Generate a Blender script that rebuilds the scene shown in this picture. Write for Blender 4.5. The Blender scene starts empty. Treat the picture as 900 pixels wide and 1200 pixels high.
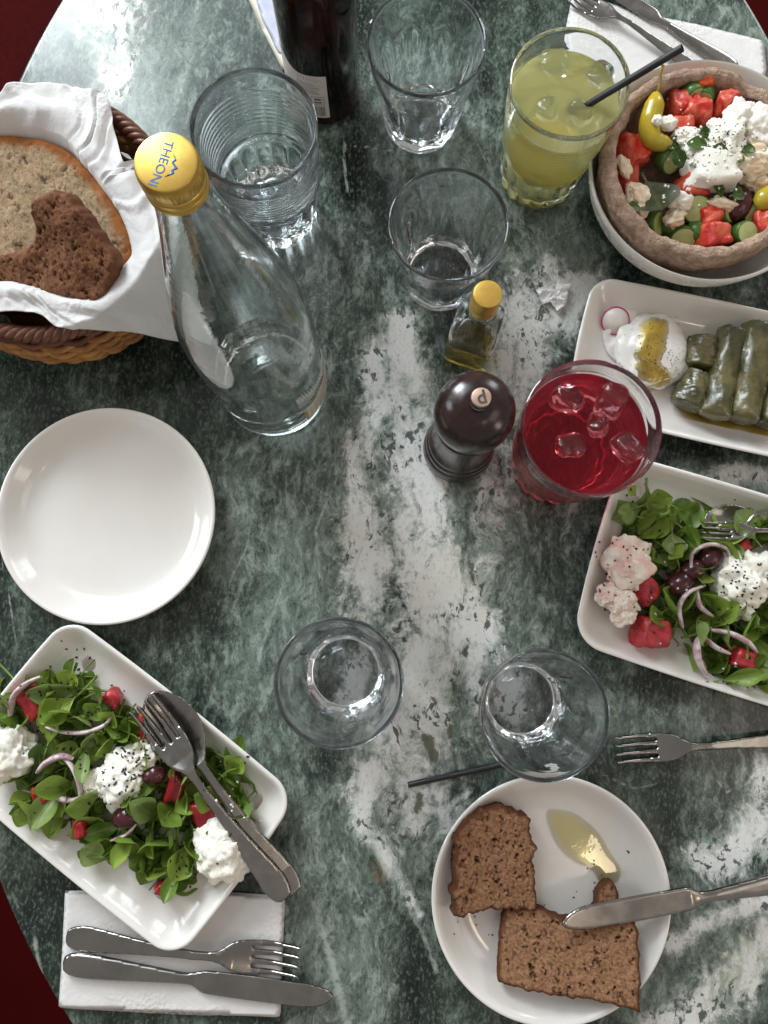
import bpy, bmesh, math, random
import numpy as np
from mathutils import Vector, Matrix, noise
from mathutils.geometry import delaunay_2d_cdt

random.seed(7)
PI = math.pi
S = bpy.context.scene
COL = S.collection

# ------------------------------------------------------------------ camera
F_PX, CAM_H = 890.0, 0.62
TILT = math.atan(115 / F_PX)
cam_d = bpy.data.cameras.new('camera')
cam_d.sensor_fit = 'VERTICAL'
cam_d.sensor_height = 24.0
cam_d.lens = 12.0 / (600.0 / F_PX)
cam_d.clip_start, cam_d.clip_end = 0.01, 100
cam = bpy.data.objects.new('camera', cam_d)
COL.objects.link(cam)
cam.location = (0, 0, CAM_H)
cam.rotation_euler = (TILT, 0, 0)
S.camera = cam

# ------------------------------------------------------------------ light
W = bpy.data.worlds.new('World')
S.world = W
W.use_nodes = True
bg = W.node_tree.nodes['Background']
bg.inputs[0].default_value = (1.0, 0.94, 0.88, 1)
bg.inputs[1].default_value = 0.29


def area(name, loc, target, sx, sy, radiance, col):
    d = bpy.data.lights.new(name, 'AREA')
    d.shape = 'RECTANGLE'
    d.size, d.size_y = sx, sy
    d.energy = radiance * PI * sx * sy
    d.color = col
    o = bpy.data.objects.new(name, d)
    COL.objects.link(o)
    o.location = loc
    o.rotation_euler = (Vector(target) - Vector(loc)).to_track_quat('-Z', 'Y').to_euler()
    return o


area('window_light', (-1.25, 2.15, 1.25), (0, 0.1, 0), 0.9, 1.0, 21.0, (0.88, 0.95, 1.0))
area('window_pane_light', (-1.22, 2.2, 2.35), (0, 0.1, 0), 0.42, 1.1, 8.0, (0.86, 0.94, 1.0))
area('window_upper_light', (-1.1, 2.25, 2.35), (0, 0.1, 0), 1.6, 1.6, 2.1, (0.80, 0.91, 1.0))
area('side_window_light', (-2.3, 0.7, 0.95), (0, 0.1, 0), 0.7, 1.1, 6.0, (0.88, 0.95, 1.0))
area('far_streak_light', (1.5, 2.3, 0.95), (0, 0.1, 0), 0.6, 1.1, 6.0, (0.9, 0.96, 1.0))  # added panel, gives streak highlights in the glassware
area('near_streak_light', (2.2, -1.2, 0.9), (0, 0.1, 0), 0.5, 1.2, 3.0, (1.0, 0.9, 0.8))  # added warm panel for more streaks in the glasses, no door known
area('room_lamp_light', (1.5, -0.3, 1.9), (0, 0.1, 0), 0.9, 0.9, 1.1, (1.0, 0.85, 0.73))
area('ceiling_lamp_light', (0.75, -0.85, 2.1), (0, 0, 0), 0.15, 0.15, 12.0, (1.0, 0.8, 0.6))

S.view_settings.view_transform = 'Standard'
S.view_settings.look = 'None'
S.view_settings.gamma = 1
S.view_settings.use_curve_mapping = False
S.view_settings.exposure = 0.30
cy = S.cycles
cy.max_bounces = 18
cy.transmission_bounces = 16
cy.glossy_bounces = 8
cy.diffuse_bounces = 4
cy.transparent_max_bounces = 12
cy.caustics_reflective = True
cy.caustics_refractive = True
cy.blur_glossy = 0.4
cy.sample_clamp_indirect = 20


# ------------------------------------------------------------------ helpers
def P(px, py, z=0.0):
    """a point of the 900x1200 photograph met by the plane at height z"""
    x = (px - 450) / F_PX
    y = (600 - py) / F_PX
    d = Vector((x, y * math.cos(TILT) + math.sin(TILT), y * math.sin(TILT) - math.cos(TILT)))
    return Vector((0, 0, CAM_H)) + d * ((z - CAM_H) / d.z)


def MPP(px, py, z=0.0):
    """metres per photograph pixel there"""
    y = (600 - py) / F_PX
    return (CAM_H - z) / (math.cos(TILT) - y * math.sin(TILT)) / F_PX


def tag(o, label=None, cat=None, group=None, kind=None):
    if label: o['label'] = label
    if cat: o['category'] = cat
    if group: o['group'] = group
    if kind: o['kind'] = kind
    return o


def thing(name, label, cat, loc, rotz=0.0, group=None):
    o = bpy.data.objects.new(name, None)
    COL.objects.link(o)
    o.empty_display_size = 0.01
    o.location = loc
    o.rotation_euler = (0, 0, rotz)
    return tag(o, label, cat, group)


def mesh_of(V, F, attrs=None, smooth=True, recalc=False, sharp=None):
    me = bpy.data.meshes.new('m')
    me.from_pydata([tuple(v) for v in V], [], [tuple(int(i) for i in f) for f in F])
    if recalc:
        bm = bmesh.new(); bm.from_mesh(me)
        bmesh.ops.recalc_face_normals(bm, faces=bm.faces)
        bm.to_mesh(me); bm.free()
    if attrs:
        for k, arr in attrs.items():
            a = me.attributes.new(k, 'FLOAT', 'POINT')
            a.data.foreach_set('value', np.asarray(arr, dtype=np.float32))
    if smooth:
        me.polygons.foreach_set('use_smooth', [True] * len(me.polygons))
        if sharp:
            me.set_sharp_from_angle(angle=math.radians(sharp))
    me.update()
    return me


def obj(name, me, m, parent=None, loc=None):
    me.name = name
    o = bpy.data.objects.new(name, me)
    COL.objects.link(o)
    if m and not me.materials: me.materials.append(m)
    if parent: o.parent = parent
    if loc is not None: o.location = loc
    return o


def lathe(prof, seg=64, rf=None, closed=True, sharp=None):
    """prof: (r, z) from the axis round to the axis, or a closed loop of its own"""
    V, F, rings = [], [], []
    for r, z in prof:
        if r < 1e-7:
            rings.append([len(V)]); V.append((0, 0, z))
        else:
            ring = []
            for i in range(seg):
                t = 2 * PI * i / seg
                rr, zz = r, z
                if rf:
                    q = rf(t, r, z)
                    if isinstance(q, tuple): rr, zz = q
                    else: rr = q
                ring.append(len(V)); V.append((rr * math.cos(t), rr * math.sin(t), zz))
            rings.append(ring)
    for a, b in zip(rings, rings[1:]):
        for i in range(seg):
            j = (i + 1) % seg
            if len(a) == 1 and len(b) == 1: break
            if len(a) == 1: F.append((a[0], b[i], b[j]))
            elif len(b) == 1: F.append((a[i], b[0], a[j]))
            else: F.append((a[i], b[i], b[j], a[j]))
    return mesh_of(V, F, recalc=True, sharp=sharp)


def catmull(pts, n=6, closed=True):
    pts = [np.array(p, dtype=float) for p in pts]
    N = len(pts); out = []
    for i in range(N if closed else N - 1):
        if closed: a, b, c, d = pts[i - 1], pts[i], pts[(i + 1) % N], pts[(i + 2) % N]
        else: a, b, c, d = pts[max(i - 1, 0)], pts[i], pts[i + 1], pts[min(i + 2, N - 1)]
        for k in range(n):
            t = k / n
            out.append(0.5 * ((2 * b) + (c - a) * t + (2 * a - 5 * b + 4 * c - d) * t * t + (-a + 3 * b - 3 * c + d) * t ** 3))
    if not closed: out.append(pts[-1])
    return out


def resample(pts, s):
    pts = np.array([p[:2] for p in pts], dtype=float)
    q = np.vstack([pts, pts[:1]])
    L = np.r_[0, np.cumsum(np.hypot(*(q[1:] - q[:-1]).T))]
    n = max(8, int(round(L[-1] / s)))
    t = np.arange(n) * L[-1] / n
    return np.c_[np.interp(t, L, q[:, 0]), np.interp(t, L, q[:, 1])]


def seg_dist(Q, poly, closed=True):
    A = poly; B = np.roll(poly, -1, axis=0)
    if not closed: A, B = poly[:-1], poly[1:]
    best = np.full(len(Q), 1e9)
    for a, b in zip(A, B):
        ab = b - a
        t = np.clip(((Q - a) @ ab) / max(ab @ ab, 1e-18), 0, 1)
        d = np.hypot(*(Q - a - t[:, None] * ab).T)
        best = np.minimum(best, d)
    return best


def inside(Q, poly):
    c = np.zeros(len(Q), dtype=bool)
    x, y = Q[:, 0], Q[:, 1]
    for (x0, y0), (x1, y1) in zip(poly, np.roll(poly, -1, axis=0)):
        if y0 == y1: continue
        hit = ((y0 > y) != (y1 > y)) & (x < (x1 - x0) * (y - y0) / (y1 - y0) + x0)
        c ^= hit
    return c


def slab(outline, s, thick, zf=None, edge=None, top=None, wall=False, rag=0.0, under=None, seed=0.0):
    """a sheet with rounded rim, or (wall) a slice with upright sides, from its outline; zf bends it, top(x,y,d) adds relief"""
    B = resample(outline, s)
    if rag:
        nb = len(B)
        off = np.array([noise.noise((p[0] * 170 + seed, p[1] * 170, 3.3)) + 0.6 * noise.noise((p[0] * 420 + seed, p[1] * 420, 1.3)) for p in B])
        tg = np.roll(B, -1, axis=0) - np.roll(B, 1, axis=0)
        nm = np.c_[tg[:, 1], -tg[:, 0]] / (np.hypot(*tg.T)[:, None] + 1e-12)
        B = B + nm * (off * rag)[:, None]
    lo, hi = B.min(0), B.max(0)
    rows = []
    k = 0
    y = lo[1]
    while y < hi[1]:
        xs = np.arange(lo[0] + (0.5 * s if k % 2 else 0), hi[0], s)
        rows.append(np.c_[xs, np.full(len(xs), y)])
        y += s * 0.866; k += 1
    Q = np.vstack(rows)
    Q = Q[inside(Q, B)]
    if len(Q): Q = Q[seg_dist(Q, B) > 0.55 * s]
    n = len(B)
    pts = [Vector(p) for p in np.vstack([B, Q]) * 1000]
    res = delaunay_2d_cdt(pts, [(i, (i + 1) % n) for i in range(n)], [], 1, 1e-6)
    V2 = np.array([tuple(v) for v in res[0]]) / 1000
    F2 = res[2]
    d = seg_dist(V2, B)
    d[d < 1e-6] = 0
    e = edge or thick * 0.5
    u = np.clip(d / e, 0, 1)
    prof = np.sqrt(np.clip(1 - (1 - u) ** 2, 0, 1))
    zb = np.array([zf(x, y) for x, y in V2]) if zf else np.zeros(len(V2))
    rel = np.array([top(x, y, dd) for (x, y), dd in zip(V2, d)]) if top else np.zeros(len(V2))
    V, F, E = [], [], []
    onb = d == 0
    if wall:
        zt = zb + thick - e * (1 - prof) + rel * u
        V = [(x, y, z) for (x, y), z in zip(V2, zt)]; E = list(d + 0.0)
        F = [tuple(f) for f in F2]
        base = len(V)
        V += [(x, y, zz) for (x, y), zz in zip(V2, zb)]; E += [0] * len(V2)
        F += [tuple(base + i for i in reversed(f)) for f in F2]
        cnt = {}
        for f in F2:
            for i in range(len(f)):
                a, b = f[i], f[(i + 1) % len(f)]
                cnt[(a, b)] = 1
        mid = {}
        R = 3
        for i in np.nonzero(onb)[0]:
            mid[i] = [i]
            for r in range(1, R):
                x, y = V2[i]
                w = 1 + 0.012 * noise.noise((x * 300, y * 300, r * 3.1 + seed))
                cx, cyy = V2.mean(0)
                mid[i].append(len(V))
                V.append((cx + (x - cx) * w, cyy + (y - cyy) * w, zt[i] + (zb[i] - zt[i]) * r / R)); E.append(0)
            mid[i].append(base + i)
        for (a, b) in cnt:
            if (b, a) not in cnt and a in mid and b in mid:
                for r in range(R):
                    F.append((mid[a][r], mid[a][r + 1], mid[b][r + 1], mid[b][r]))
    else:
        up = zb + thick * 0.5 * prof + rel * u
        dn = zb - (thick * 0.5 if under is None else under) * prof
        V = [(x, y, z) for (x, y), z in zip(V2, up)]; E = list(d)
        F = [tuple(f) for f in F2]
        mp = {}
        for i in range(len(V2)):
            if onb[i]: mp[i] = i
            else:
                mp[i] = len(V); V.append((V2[i][0], V2[i][1], dn[i])); E.append(d[i])
        F += [tuple(mp[i] for i in reversed(f)) for f in F2]
    # make sure faces of the upper sheet look up
    return np.array(V), F, np.array(E)


def slab_mesh(*a, sharp=None, **k):
    V, F, E = slab(*a, **k)
    return mesh_of(V, F, {'edge': E}, recalc=True, sharp=sharp)


def split_parts(root, V, F, E, cls, m):
    """one closed surface dealt out to named parts along its length"""
    cen = [cls(V[list(f)].mean(0)) for f in F]
    for name, key in sorted(set(cen)):
        ff = [f for f, c in zip(F, cen) if c == (name, key)]
        used = sorted({i for f in ff for i in f})
        mp = {i: k for k, i in enumerate(used)}
        obj(name, mesh_of(V[used], [tuple(mp[i] for i in f) for f in ff], {'edge': E[used]}), m, root)


def tube(path, rad, seg=10, flat=1.0, caps=True, up=(0, 0, 1)):
    path = [Vector(p) for p in path]
    n = len(path)
    V, F = [], []
    for i, p in enumerate(path):
        t = (path[min(i + 1, n - 1)] - path[max(i - 1, 0)]).normalized()
        a = t.cross(Vector(up))
        if a.length < 1e-5: a = t.cross(Vector((1, 0, 0)))
        a.normalize(); b = a.cross(t).normalized()
        r = rad[i] if isinstance(rad, (list, tuple)) else rad
        for k in range(seg):
            th = 2 * PI * k / seg
            V.append(p + a * (r * math.cos(th)) + b * (r * flat * math.sin(th)))
    for i in range(n - 1):
        for k in range(seg):
            j = (k + 1) % seg
            F.append((i * seg + k, i * seg + j, (i + 1) * seg + j, (i + 1) * seg + k))
    if caps:
        F.append(tuple(range(seg))); F.append(tuple((n - 1) * seg + k for k in reversed(range(seg))))
    return V, F


def join_geo(parts):
    V, F = [], []
    for v, f in parts:
        b = len(V)
        V += [tuple(x) for x in v]; F += [tuple(b + i for i in q) for q in f]
    return V, F


def place_line(root, p0, p1, roll=0.0):
    x = (Vector(p1) - Vector(p0)).normalized()
    y = Vector((0, 0, 1)).cross(x).normalized()
    z = x.cross(y)
    m = Matrix((x, y, z)).transposed().to_4x4()
    root.matrix_world = Matrix.Translation(p0) @ m @ Matrix.Rotation(roll, 4, 'X')


# ------------------------------------------------------------------ materials
class NB:
    def __init__(s, name):
        s.m = bpy.data.materials.new(name); s.m.use_nodes = True
        s.t = s.m.node_tree
        s.b = s.t.nodes['Principled BSDF']; s.out = s.t.nodes['Material Output']

    def n(s, typ, **kw):
        nd = s.t.nodes.new('ShaderNode' + typ)
        for k, v in kw.items():
            if k.startswith('_'): setattr(nd, k[1:], v)
            else: s.put(nd.inputs[k.replace('__', ' ')], v)
        return nd

    def put(s, sock, v):
        if isinstance(v, bpy.types.NodeSocket): s.t.links.new(v, sock)
        elif isinstance(v, (tuple, list)) and sock.type == 'RGBA' and len(v) == 3: sock.default_value = (*v, 1)
        else: sock.default_value = v

    def math(s, op, a, b=0.0, clamp=False):
        nd = s.t.nodes.new('ShaderNodeMath'); nd.operation = op; nd.use_clamp = clamp
        s.put(nd.inputs[0], a); s.put(nd.inputs[1], b)
        return nd.outputs[0]

    def step(s, v, a, b):
        nd = s.t.nodes.new('ShaderNodeMapRange'); nd.interpolation_type = 'SMOOTHSTEP'
        s.put(nd.inputs[0], v); nd.inputs[1].default_value = a; nd.inputs[2].default_value = b
        return nd.outputs[0]

    def mix(s, f, a, b):
        nd = s.t.nodes.new('ShaderNodeMix'); nd.data_type = 'RGBA'
        s.put(nd.inputs[0], f); s.put(nd.inputs[6], a); s.put(nd.inputs[7], b)
        return nd.outputs[2]

    def coord(s, rnd=False):
        c = s.t.nodes.new('ShaderNodeTexCoord').outputs['Object']
        if rnd:
            oi = s.t.nodes.new('ShaderNodeObjectInfo')
            v = s.t.nodes.new('ShaderNodeVectorMath'); v.operation = 'ADD'
            s.put(v.inputs[0], c); s.put(v.inputs[1], oi.outputs['Random'])
            return v.outputs[0]
        return c

    def noise(s, vec, scale, detail=4.0, rough=0.5, dist=0.0, ridged=False, stretch=None, rot=0.0):
        if stretch or rot:
            mp = s.t.nodes.new('ShaderNodeMapping')
            s.put(mp.inputs['Vector'], vec)
            mp.inputs['Rotation'].default_value = (0, 0, rot)
            if stretch: mp.inputs['Scale'].default_value = stretch
            vec = mp.outputs[0]
        nd = s.t.nodes.new('ShaderNodeTexNoise')
        if ridged: nd.noise_type = 'RIDGED_MULTIFRACTAL'
        s.put(nd.inputs['Vector'], vec)
        nd.inputs['Scale'].default_value = scale; nd.inputs['Detail'].default_value = detail
        nd.inputs['Roughness'].default_value = rough; nd.inputs['Distortion'].default_value = dist
        return nd.outputs[0]

    def attr(s, name):
        nd = s.t.nodes.new('ShaderNodeAttribute'); nd.attribute_name = name
        return nd.outputs['Fac']

    def bump(s, h, strength=0.3, dist=0.001):
        nd = s.t.nodes.new('ShaderNodeBump')
        nd.inputs['Strength'].default_value = strength; nd.inputs['Distance'].default_value = dist
        s.put(nd.inputs['Height'], h)
        s.put(s.b.inputs['Normal'], nd.outputs[0])

    def set(s, **kw):
        for k, v in kw.items():
            s.put(s.b.inputs[k.replace('__', ' ')], v)
        return s


def mat(name, c1, c2=None, scale=60.0, detail=4.0, rough=0.5, rough2=None, bump=None, edge=None, sss=0.0, sss_r=0.003, lo=0.35, hi=0.65, rnd=True,
        stretch=None, **kw):
    q = NB(name)
    v = q.coord(rnd)
    col = c1
    if c2 is not None:
        nz = q.noise(v, scale, detail, 0.55, 0.4, stretch=stretch)
        col = q.mix(q.step(nz, lo, hi), c1, c2)
    if edge:
        ec, w0, w1 = edge
        a = q.math('ADD', q.attr('edge'), q.math('MULTIPLY', q.math('SUBTRACT', q.noise(v, 300, 3), 0.5), w1))
        col = q.mix(q.step(a, w0, w1), ec, col)
    q.set(Base__Color=col, Roughness=rough)
    if rough2 is not None:
        nz = q.noise(v, 90, 5, 0.6)
        r = q.n('MapRange'); q.put(r.inputs[0], nz); r.inputs[1].default_value = 0.35; r.inputs[2].default_value = 0.65
        r.inputs[3].default_value = rough; r.inputs[4].default_value = rough2
        q.set(Roughness=r.outputs[0])
    if bump:
        bs, st, di = bump
        q.bump(q.noise(v, bs, 5, 0.6), st, di)
    if sss:
        q.set(Subsurface__Weight=sss, Subsurface__Radius=(sss_r, sss_r * 0.7, sss_r * 0.5), Subsurface__Scale=1.0)
    q.set(**kw)
    return q.m


def glass(name, tint=(0.965, 0.985, 0.975), rough=0.0, ior=1.5, absorb=None, haze=0.0):
    q = NB(name)
    wob = q.noise(q.coord(), 34, 3, 0.5, 0.3, stretch=(1, 1, 2.2))
    q.set(Base__Color=tint, Roughness=rough, IOR=ior, Transmission__Weight=1.0)
    q.bump(wob, 0.12, 0.0012)
    if haze:  # pale bluish diffuse mixed in to brighten the glass like reflected light
        d = q.n('BsdfDiffuse', Color=(0.80, 0.86, 0.88)); t = q.n('BsdfTranslucent', Color=(0.80, 0.86, 0.88))
        m1 = q.n('MixShader', Fac=0.5); q.t.links.new(d.outputs[0], m1.inputs[1]); q.t.links.new(t.outputs[0], m1.inputs[2])
        f = q.math('MULTIPLY', q.step(q.noise(q.coord(), 55, 6, 0.7, 0.3, stretch=(1, 1, 2.5)), 0.40, 0.72), haze * 2)
        m2 = q.n('MixShader', Fac=f); q.t.links.new(q.b.outputs[0], m2.inputs[1]); q.t.links.new(m1.outputs[0], m2.inputs[2])
        q.t.links.new(m2.outputs[0], q.out.inputs['Surface'])
    if absorb:
        va = q.n('VolumeAbsorption', Color=absorb[0], Density=absorb[1])
        q.t.links.new(va.outputs[0], q.out.inputs['Volume'])
    return q.m


M = {}
M['glass'] = glass('clear_glass', (0.955, 0.98, 0.99), haze=0.022)
M['bottle_glass'] = glass('pale_bottle_glass', (0.935, 0.972, 0.955), haze=0.02)
M['amber'] = glass('dark_amber_glass', (0.075, 0.022, 0.012), 0.03)
M['ice'] = glass('ice', (0.98, 0.99, 1.0), 0.02, 1.31, haze=0.02)
M['porcelain'] = mat('white_porcelain', (0.74, 0.70, 0.645), (0.78, 0.75, 0.71), 9, rough=0.10, rough2=0.2, rnd=False, Coat__Weight=0.3)
M['stoneware'] = mat('bowl_stoneware', (0.70, 0.68, 0.62), (0.76, 0.74, 0.69), 12, rough=0.2, rough2=0.32, rnd=False)
M['steel'] = mat('brushed_steel', (0.33, 0.315, 0.295), (0.27, 0.26, 0.245), 40, rough=0.15, rough2=0.26, bump=(900, 0.012, 0.0002), Metallic=1.0)
M['paper'] = mat('paper_napkin', (0.72, 0.705, 0.69), (0.78, 0.77, 0.76), 70, rough=0.9, bump=(700, 0.25, 0.0005))


def emboss(name, c1, c2, lo, hi):
    q = NB(name)
    v = q.coord()
    vor = q.n('TexVoronoi', Scale=330.0); q.put(vor.inputs['Vector'], v)
    q.set(Base__Color=q.mix(q.noise(v, 60), c1, c2), Roughness=0.9)
    zone = q.step(q.noise(v, 14, 2), lo, hi)
    q.bump(q.math('ADD', q.math('MULTIPLY', q.math('MULTIPLY', vor.outputs[0], zone), 0.8), q.noise(v, 160, 5, 0.65)), 0.5, 0.0012)
    return q.m


M['embossed'] = emboss('embossed_paper', (0.63, 0.615, 0.60), (0.69, 0.68, 0.67), 0.48, 0.58)
M['paper_flat'] = emboss('folded_embossed_paper', (0.68, 0.655, 0.63), (0.74, 0.72, 0.70), 0.50, 0.56)
M['cream_paper'] = mat('cream_card', (0.80, 0.76, 0.62), (0.74, 0.70, 0.58), 40, rough=0.7, bump=(900, 0.1, 0.0003))
M['lilac'] = mat('lilac_grey', (0.52, 0.53, 0.62), (0.42, 0.43, 0.55), 30, rough=0.5)
M['black_plastic'] = mat('black_straw_plastic', (0.012, 0.012, 0.014), (0.02, 0.02, 0.022), 80, rough=0.38, bump=(400, 0.05, 0.0003))
M['wood'] = mat('dark_lacquered_wood', (0.013, 0.0036, 0.003), (0.026, 0.008, 0.006), 40, 6, rough=0.2, rough2=0.28, rnd=False, stretch=(6, 6, 0.8), bump=(300, 0.05, 0.0003), Coat__Weight=0.25, Coat__Roughness=0.2)
M['copper'] = mat('copper_badge', (0.62, 0.40, 0.30), (0.70, 0.48, 0.38), 200, rough=0.4, Metallic=0.6)
M['gold'] = mat('gold_cap', (0.78, 0.50, 0.11), (0.70, 0.44, 0.09), 120, rough=0.30, rough2=0.42, Metallic=0.75, bump=(900, 0.06, 0.0002))
M['cap_paint'] = mat('yellow_cap_lacquer', (0.74, 0.49, 0.11), (0.68, 0.43, 0.09), 150, rough=0.3, Metallic=0.65, bump=(1200, 0.08, 0.0002))
M['blue_ink'] = mat('blue_ink', (0.02, 0.13, 0.42), (0.03, 0.17, 0.5), 300, rough=0.45)
M['black_ink'] = mat('black_ink', (0.05, 0.045, 0.045), (0.09, 0.08, 0.08), 500, rough=0.6)
M['grey_ink'] = mat('grey_ink', (0.11, 0.105, 0.105), (0.16, 0.15, 0.15), 500, rough=0.6)
M['label_paper'] = mat('bottle_label_paper', (0.58, 0.53, 0.48), (0.64, 0.59, 0.54), 90, rough=0.65)
M['beige_label'] = mat('beige_label', (0.60, 0.53, 0.43), (0.66, 0.59, 0.49), 700, rough=0.6)
M['wicker'] = mat('golden_wicker', (0.46, 0.22, 0.06), (0.25, 0.10, 0.025), 50, rough=0.42, rough2=0.6, bump=(300, 0.3, 0.0006))
M['dark_wicker'] = mat('dark_wicker', (0.085, 0.026, 0.013), (0.17, 0.062, 0.025), 45, rough=0.36, rough2=0.5, bump=(300, 0.3, 0.0006))
M['floor'] = mat('dark_red_floor', (0.036, 0.0005, 0.0005), (0.026, 0.0004, 0.0004), 3, rough=0.7, rough2=0.8, rnd=False, bump=(40, 0.1, 0.002), Specular__IOR__Level=0.05)
M['iron'] = mat('black_cast_iron', (0.02, 0.02, 0.02), (0.03, 0.03, 0.03), 30, rough=0.5, bump=(200, 0.1, 0.001))


def bread_mat(name, crumb, crumb2, crust, w0, w1):
    q = NB(name)
    v = q.coord(True)
    c = q.mix(q.step(q.noise(v, 420, 5, 0.6), 0.35, 0.65), crumb, crumb2)
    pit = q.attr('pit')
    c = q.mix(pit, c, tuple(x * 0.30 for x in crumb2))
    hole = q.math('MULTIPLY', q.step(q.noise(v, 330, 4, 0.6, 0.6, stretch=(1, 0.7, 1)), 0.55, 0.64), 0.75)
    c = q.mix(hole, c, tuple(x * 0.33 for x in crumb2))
    seeds = q.step(q.noise(v, 650, 2, 0.5), 0.68, 0.72)
    c = q.mix(q.math('MULTIPLY', seeds, 0.55), c, tuple(min(1, x * 1.9) for x in crumb))
    a = q.math('ADD', q.attr('edge'), q.math('MULTIPLY', q.math('SUBTRACT', q.noise(v, 160, 4), 0.5), w1 * 1.2))
    c = q.mix(q.step(a, w0, w1), crust, c)
    q.set(Base__Color=c, Roughness=0.85, Specular__IOR__Level=0.2)
    q.bump(q.noise(v, 900, 4, 0.65), 0.6, 0.0012)
    return q.m


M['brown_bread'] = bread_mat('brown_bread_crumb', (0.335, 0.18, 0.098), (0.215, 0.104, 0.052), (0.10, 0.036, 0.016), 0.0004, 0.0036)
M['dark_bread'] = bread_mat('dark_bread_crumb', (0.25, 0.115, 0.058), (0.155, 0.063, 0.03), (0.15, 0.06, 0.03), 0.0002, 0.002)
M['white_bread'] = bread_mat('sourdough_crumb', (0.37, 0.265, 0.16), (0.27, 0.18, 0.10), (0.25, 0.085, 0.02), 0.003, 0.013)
M['rusk'] = mat('rusk_bread', (0.50, 0.355, 0.26), (0.32, 0.20, 0.14), 170, 7, rough=0.9, bump=(500, 1.0, 0.0025), rnd=False)
M['cheese'] = mat('fresh_white_cheese', (0.88, 0.85, 0.76), (0.84, 0.78, 0.62), 120, 4, rough=0.5, bump=(500, 0.5, 0.001), sss=0.25, sss_r=0.002, lo=0.5, hi=0.8)
M['pink_cheese'] = mat('juice_stained_cheese', (0.86, 0.78, 0.68), (0.80, 0.55, 0.48), 80, 4, rough=0.5, bump=(500, 0.5, 0.001), sss=0.25, sss_r=0.002, lo=0.42, hi=0.62)
M['feta_tan'] = mat('oiled_feta', (0.82, 0.72, 0.55), (0.72, 0.52, 0.34), 90, 4, rough=0.45, bump=(500, 0.5, 0.001), sss=0.2, sss_r=0.002)
M['yogurt'] = mat('thick_yogurt', (0.86, 0.84, 0.80), (0.82, 0.80, 0.76), 60, rough=0.28, bump=(120, 0.15, 0.002), sss=0.2, sss_r=0.003)
M['melon'] = mat('watermelon_flesh', (0.30, 0.010, 0.018), (0.50, 0.035, 0.04), 110, 6, rough=0.18, rough2=0.4, bump=(320, 0.5, 0.0016), sss=0.15, sss_r=0.003)
M['beet'] = mat('dark_red_beet', (0.20, 0.006, 0.014), (0.30, 0.012, 0.02), 70, 4, rough=0.2, bump=(150, 0.2, 0.001))
M['tomato'] = mat('tomato_flesh', (0.48, 0.018, 0.012), (0.68, 0.13, 0.07), 95, 6, rough=0.16, rough2=0.4, bump=(240, 0.5, 0.0016), sss=0.15, sss_r=0.003)
M['carrot_red'] = mat('orange_red_pepper', (0.72, 0.11, 0.02), (0.66, 0.08, 0.02), 70, rough=0.25)
M['cuke_skin'] = mat('cucumber_skin', (0.05, 0.12, 0.02), (0.09, 0.19, 0.035), 120, rough=0.3)
M['cuke'] = mat('cucumber_flesh', (0.50, 0.55, 0.24), (0.40, 0.46, 0.16), 120, rough=0.3, sss=0.15, sss_r=0.003)
M['olive'] = mat('kalamata_olive', (0.040, 0.008, 0.012), (0.075, 0.016, 0.02), 80, rough=0.16, bump=(200, 0.1, 0.001))
M['pepperoncini'] = mat('yellow_green_pepper', (0.52, 0.36, 0.02), (0.42, 0.33, 0.03), 70, rough=0.22, bump=(120, 0.15, 0.001), sss=0.1, sss_r=0.003)
M['pepper_stem'] = mat('pepper_stem', (0.35, 0.24, 0.06), (0.25, 0.2, 0.05), 90, rough=0.5)
M['onion'] = mat('red_onion', (0.66, 0.56, 0.56), (0.48, 0.29, 0.35), 110, 3, rough=0.25, sss=0.2, sss_r=0.003, lo=0.42, hi=0.62)
M['seed'] = mat('black_sesame', (0.010, 0.009, 0.009), (0.02, 0.018, 0.018), 400, rough=0.45)


def vine_leaf():
    q = NB('vine_leaf')
    v = q.coord(True)
    n = q.noise(v, 48, 7, 0.6, 0.4)
    c = q.mix(q.step(n, 0.36, 0.64), (0.045, 0.044, 0.013), (0.145, 0.126, 0.048))
    rdg = q.noise(v, 55, 3, 0.5, 0.5, ridged=True, stretch=(0.6, 1.4, 1.4), rot=0.5)
    vein = q.step(rdg, 0.86, 1.08)
    c = q.mix(q.math('MULTIPLY', vein, 0.55), c, (0.20, 0.185, 0.075))
    r = q.n('MapRange'); q.put(r.inputs[0], q.noise(v, 120, 4)); r.inputs[1].default_value = 0.35; r.inputs[2].default_value = 0.65
    r.inputs[3].default_value = 0.12; r.inputs[4].default_value = 0.42
    q.set(Base__Color=c, Roughness=r.outputs[0], Coat__Weight=0.45, Coat__Roughness=0.1)
    q.bump(q.math('ADD', q.math('MULTIPLY', vein, 0.5), q.noise(v, 130, 6, 0.6)), 0.55, 0.0018)
    return q.m


M['dolma'] = vine_leaf()
M['radish'] = mat('radish_flesh', (0.80, 0.74, 0.68), (0.85, 0.8, 0.76), 90, rough=0.3)
M['radish_skin'] = mat('radish_skin', (0.55, 0.02, 0.12), (0.62, 0.05, 0.18), 90, rough=0.3)
M['lemon'] = mat('lemon_flesh', (0.75, 0.55, 0.05), (0.8, 0.62, 0.12), 90, rough=0.3)
M['speck'] = mat('ground_pepper', (0.04, 0.03, 0.02), (0.08, 0.055, 0.03), 500, rough=0.8)
M['oregano'] = mat('dried_oregano', (0.10, 0.085, 0.025), (0.06, 0.07, 0.02), 500, rough=0.9)
M['crumb'] = mat('bread_crumb_bits', (0.16, 0.065, 0.03), (0.1, 0.04, 0.02), 500, rough=0.9)


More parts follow.
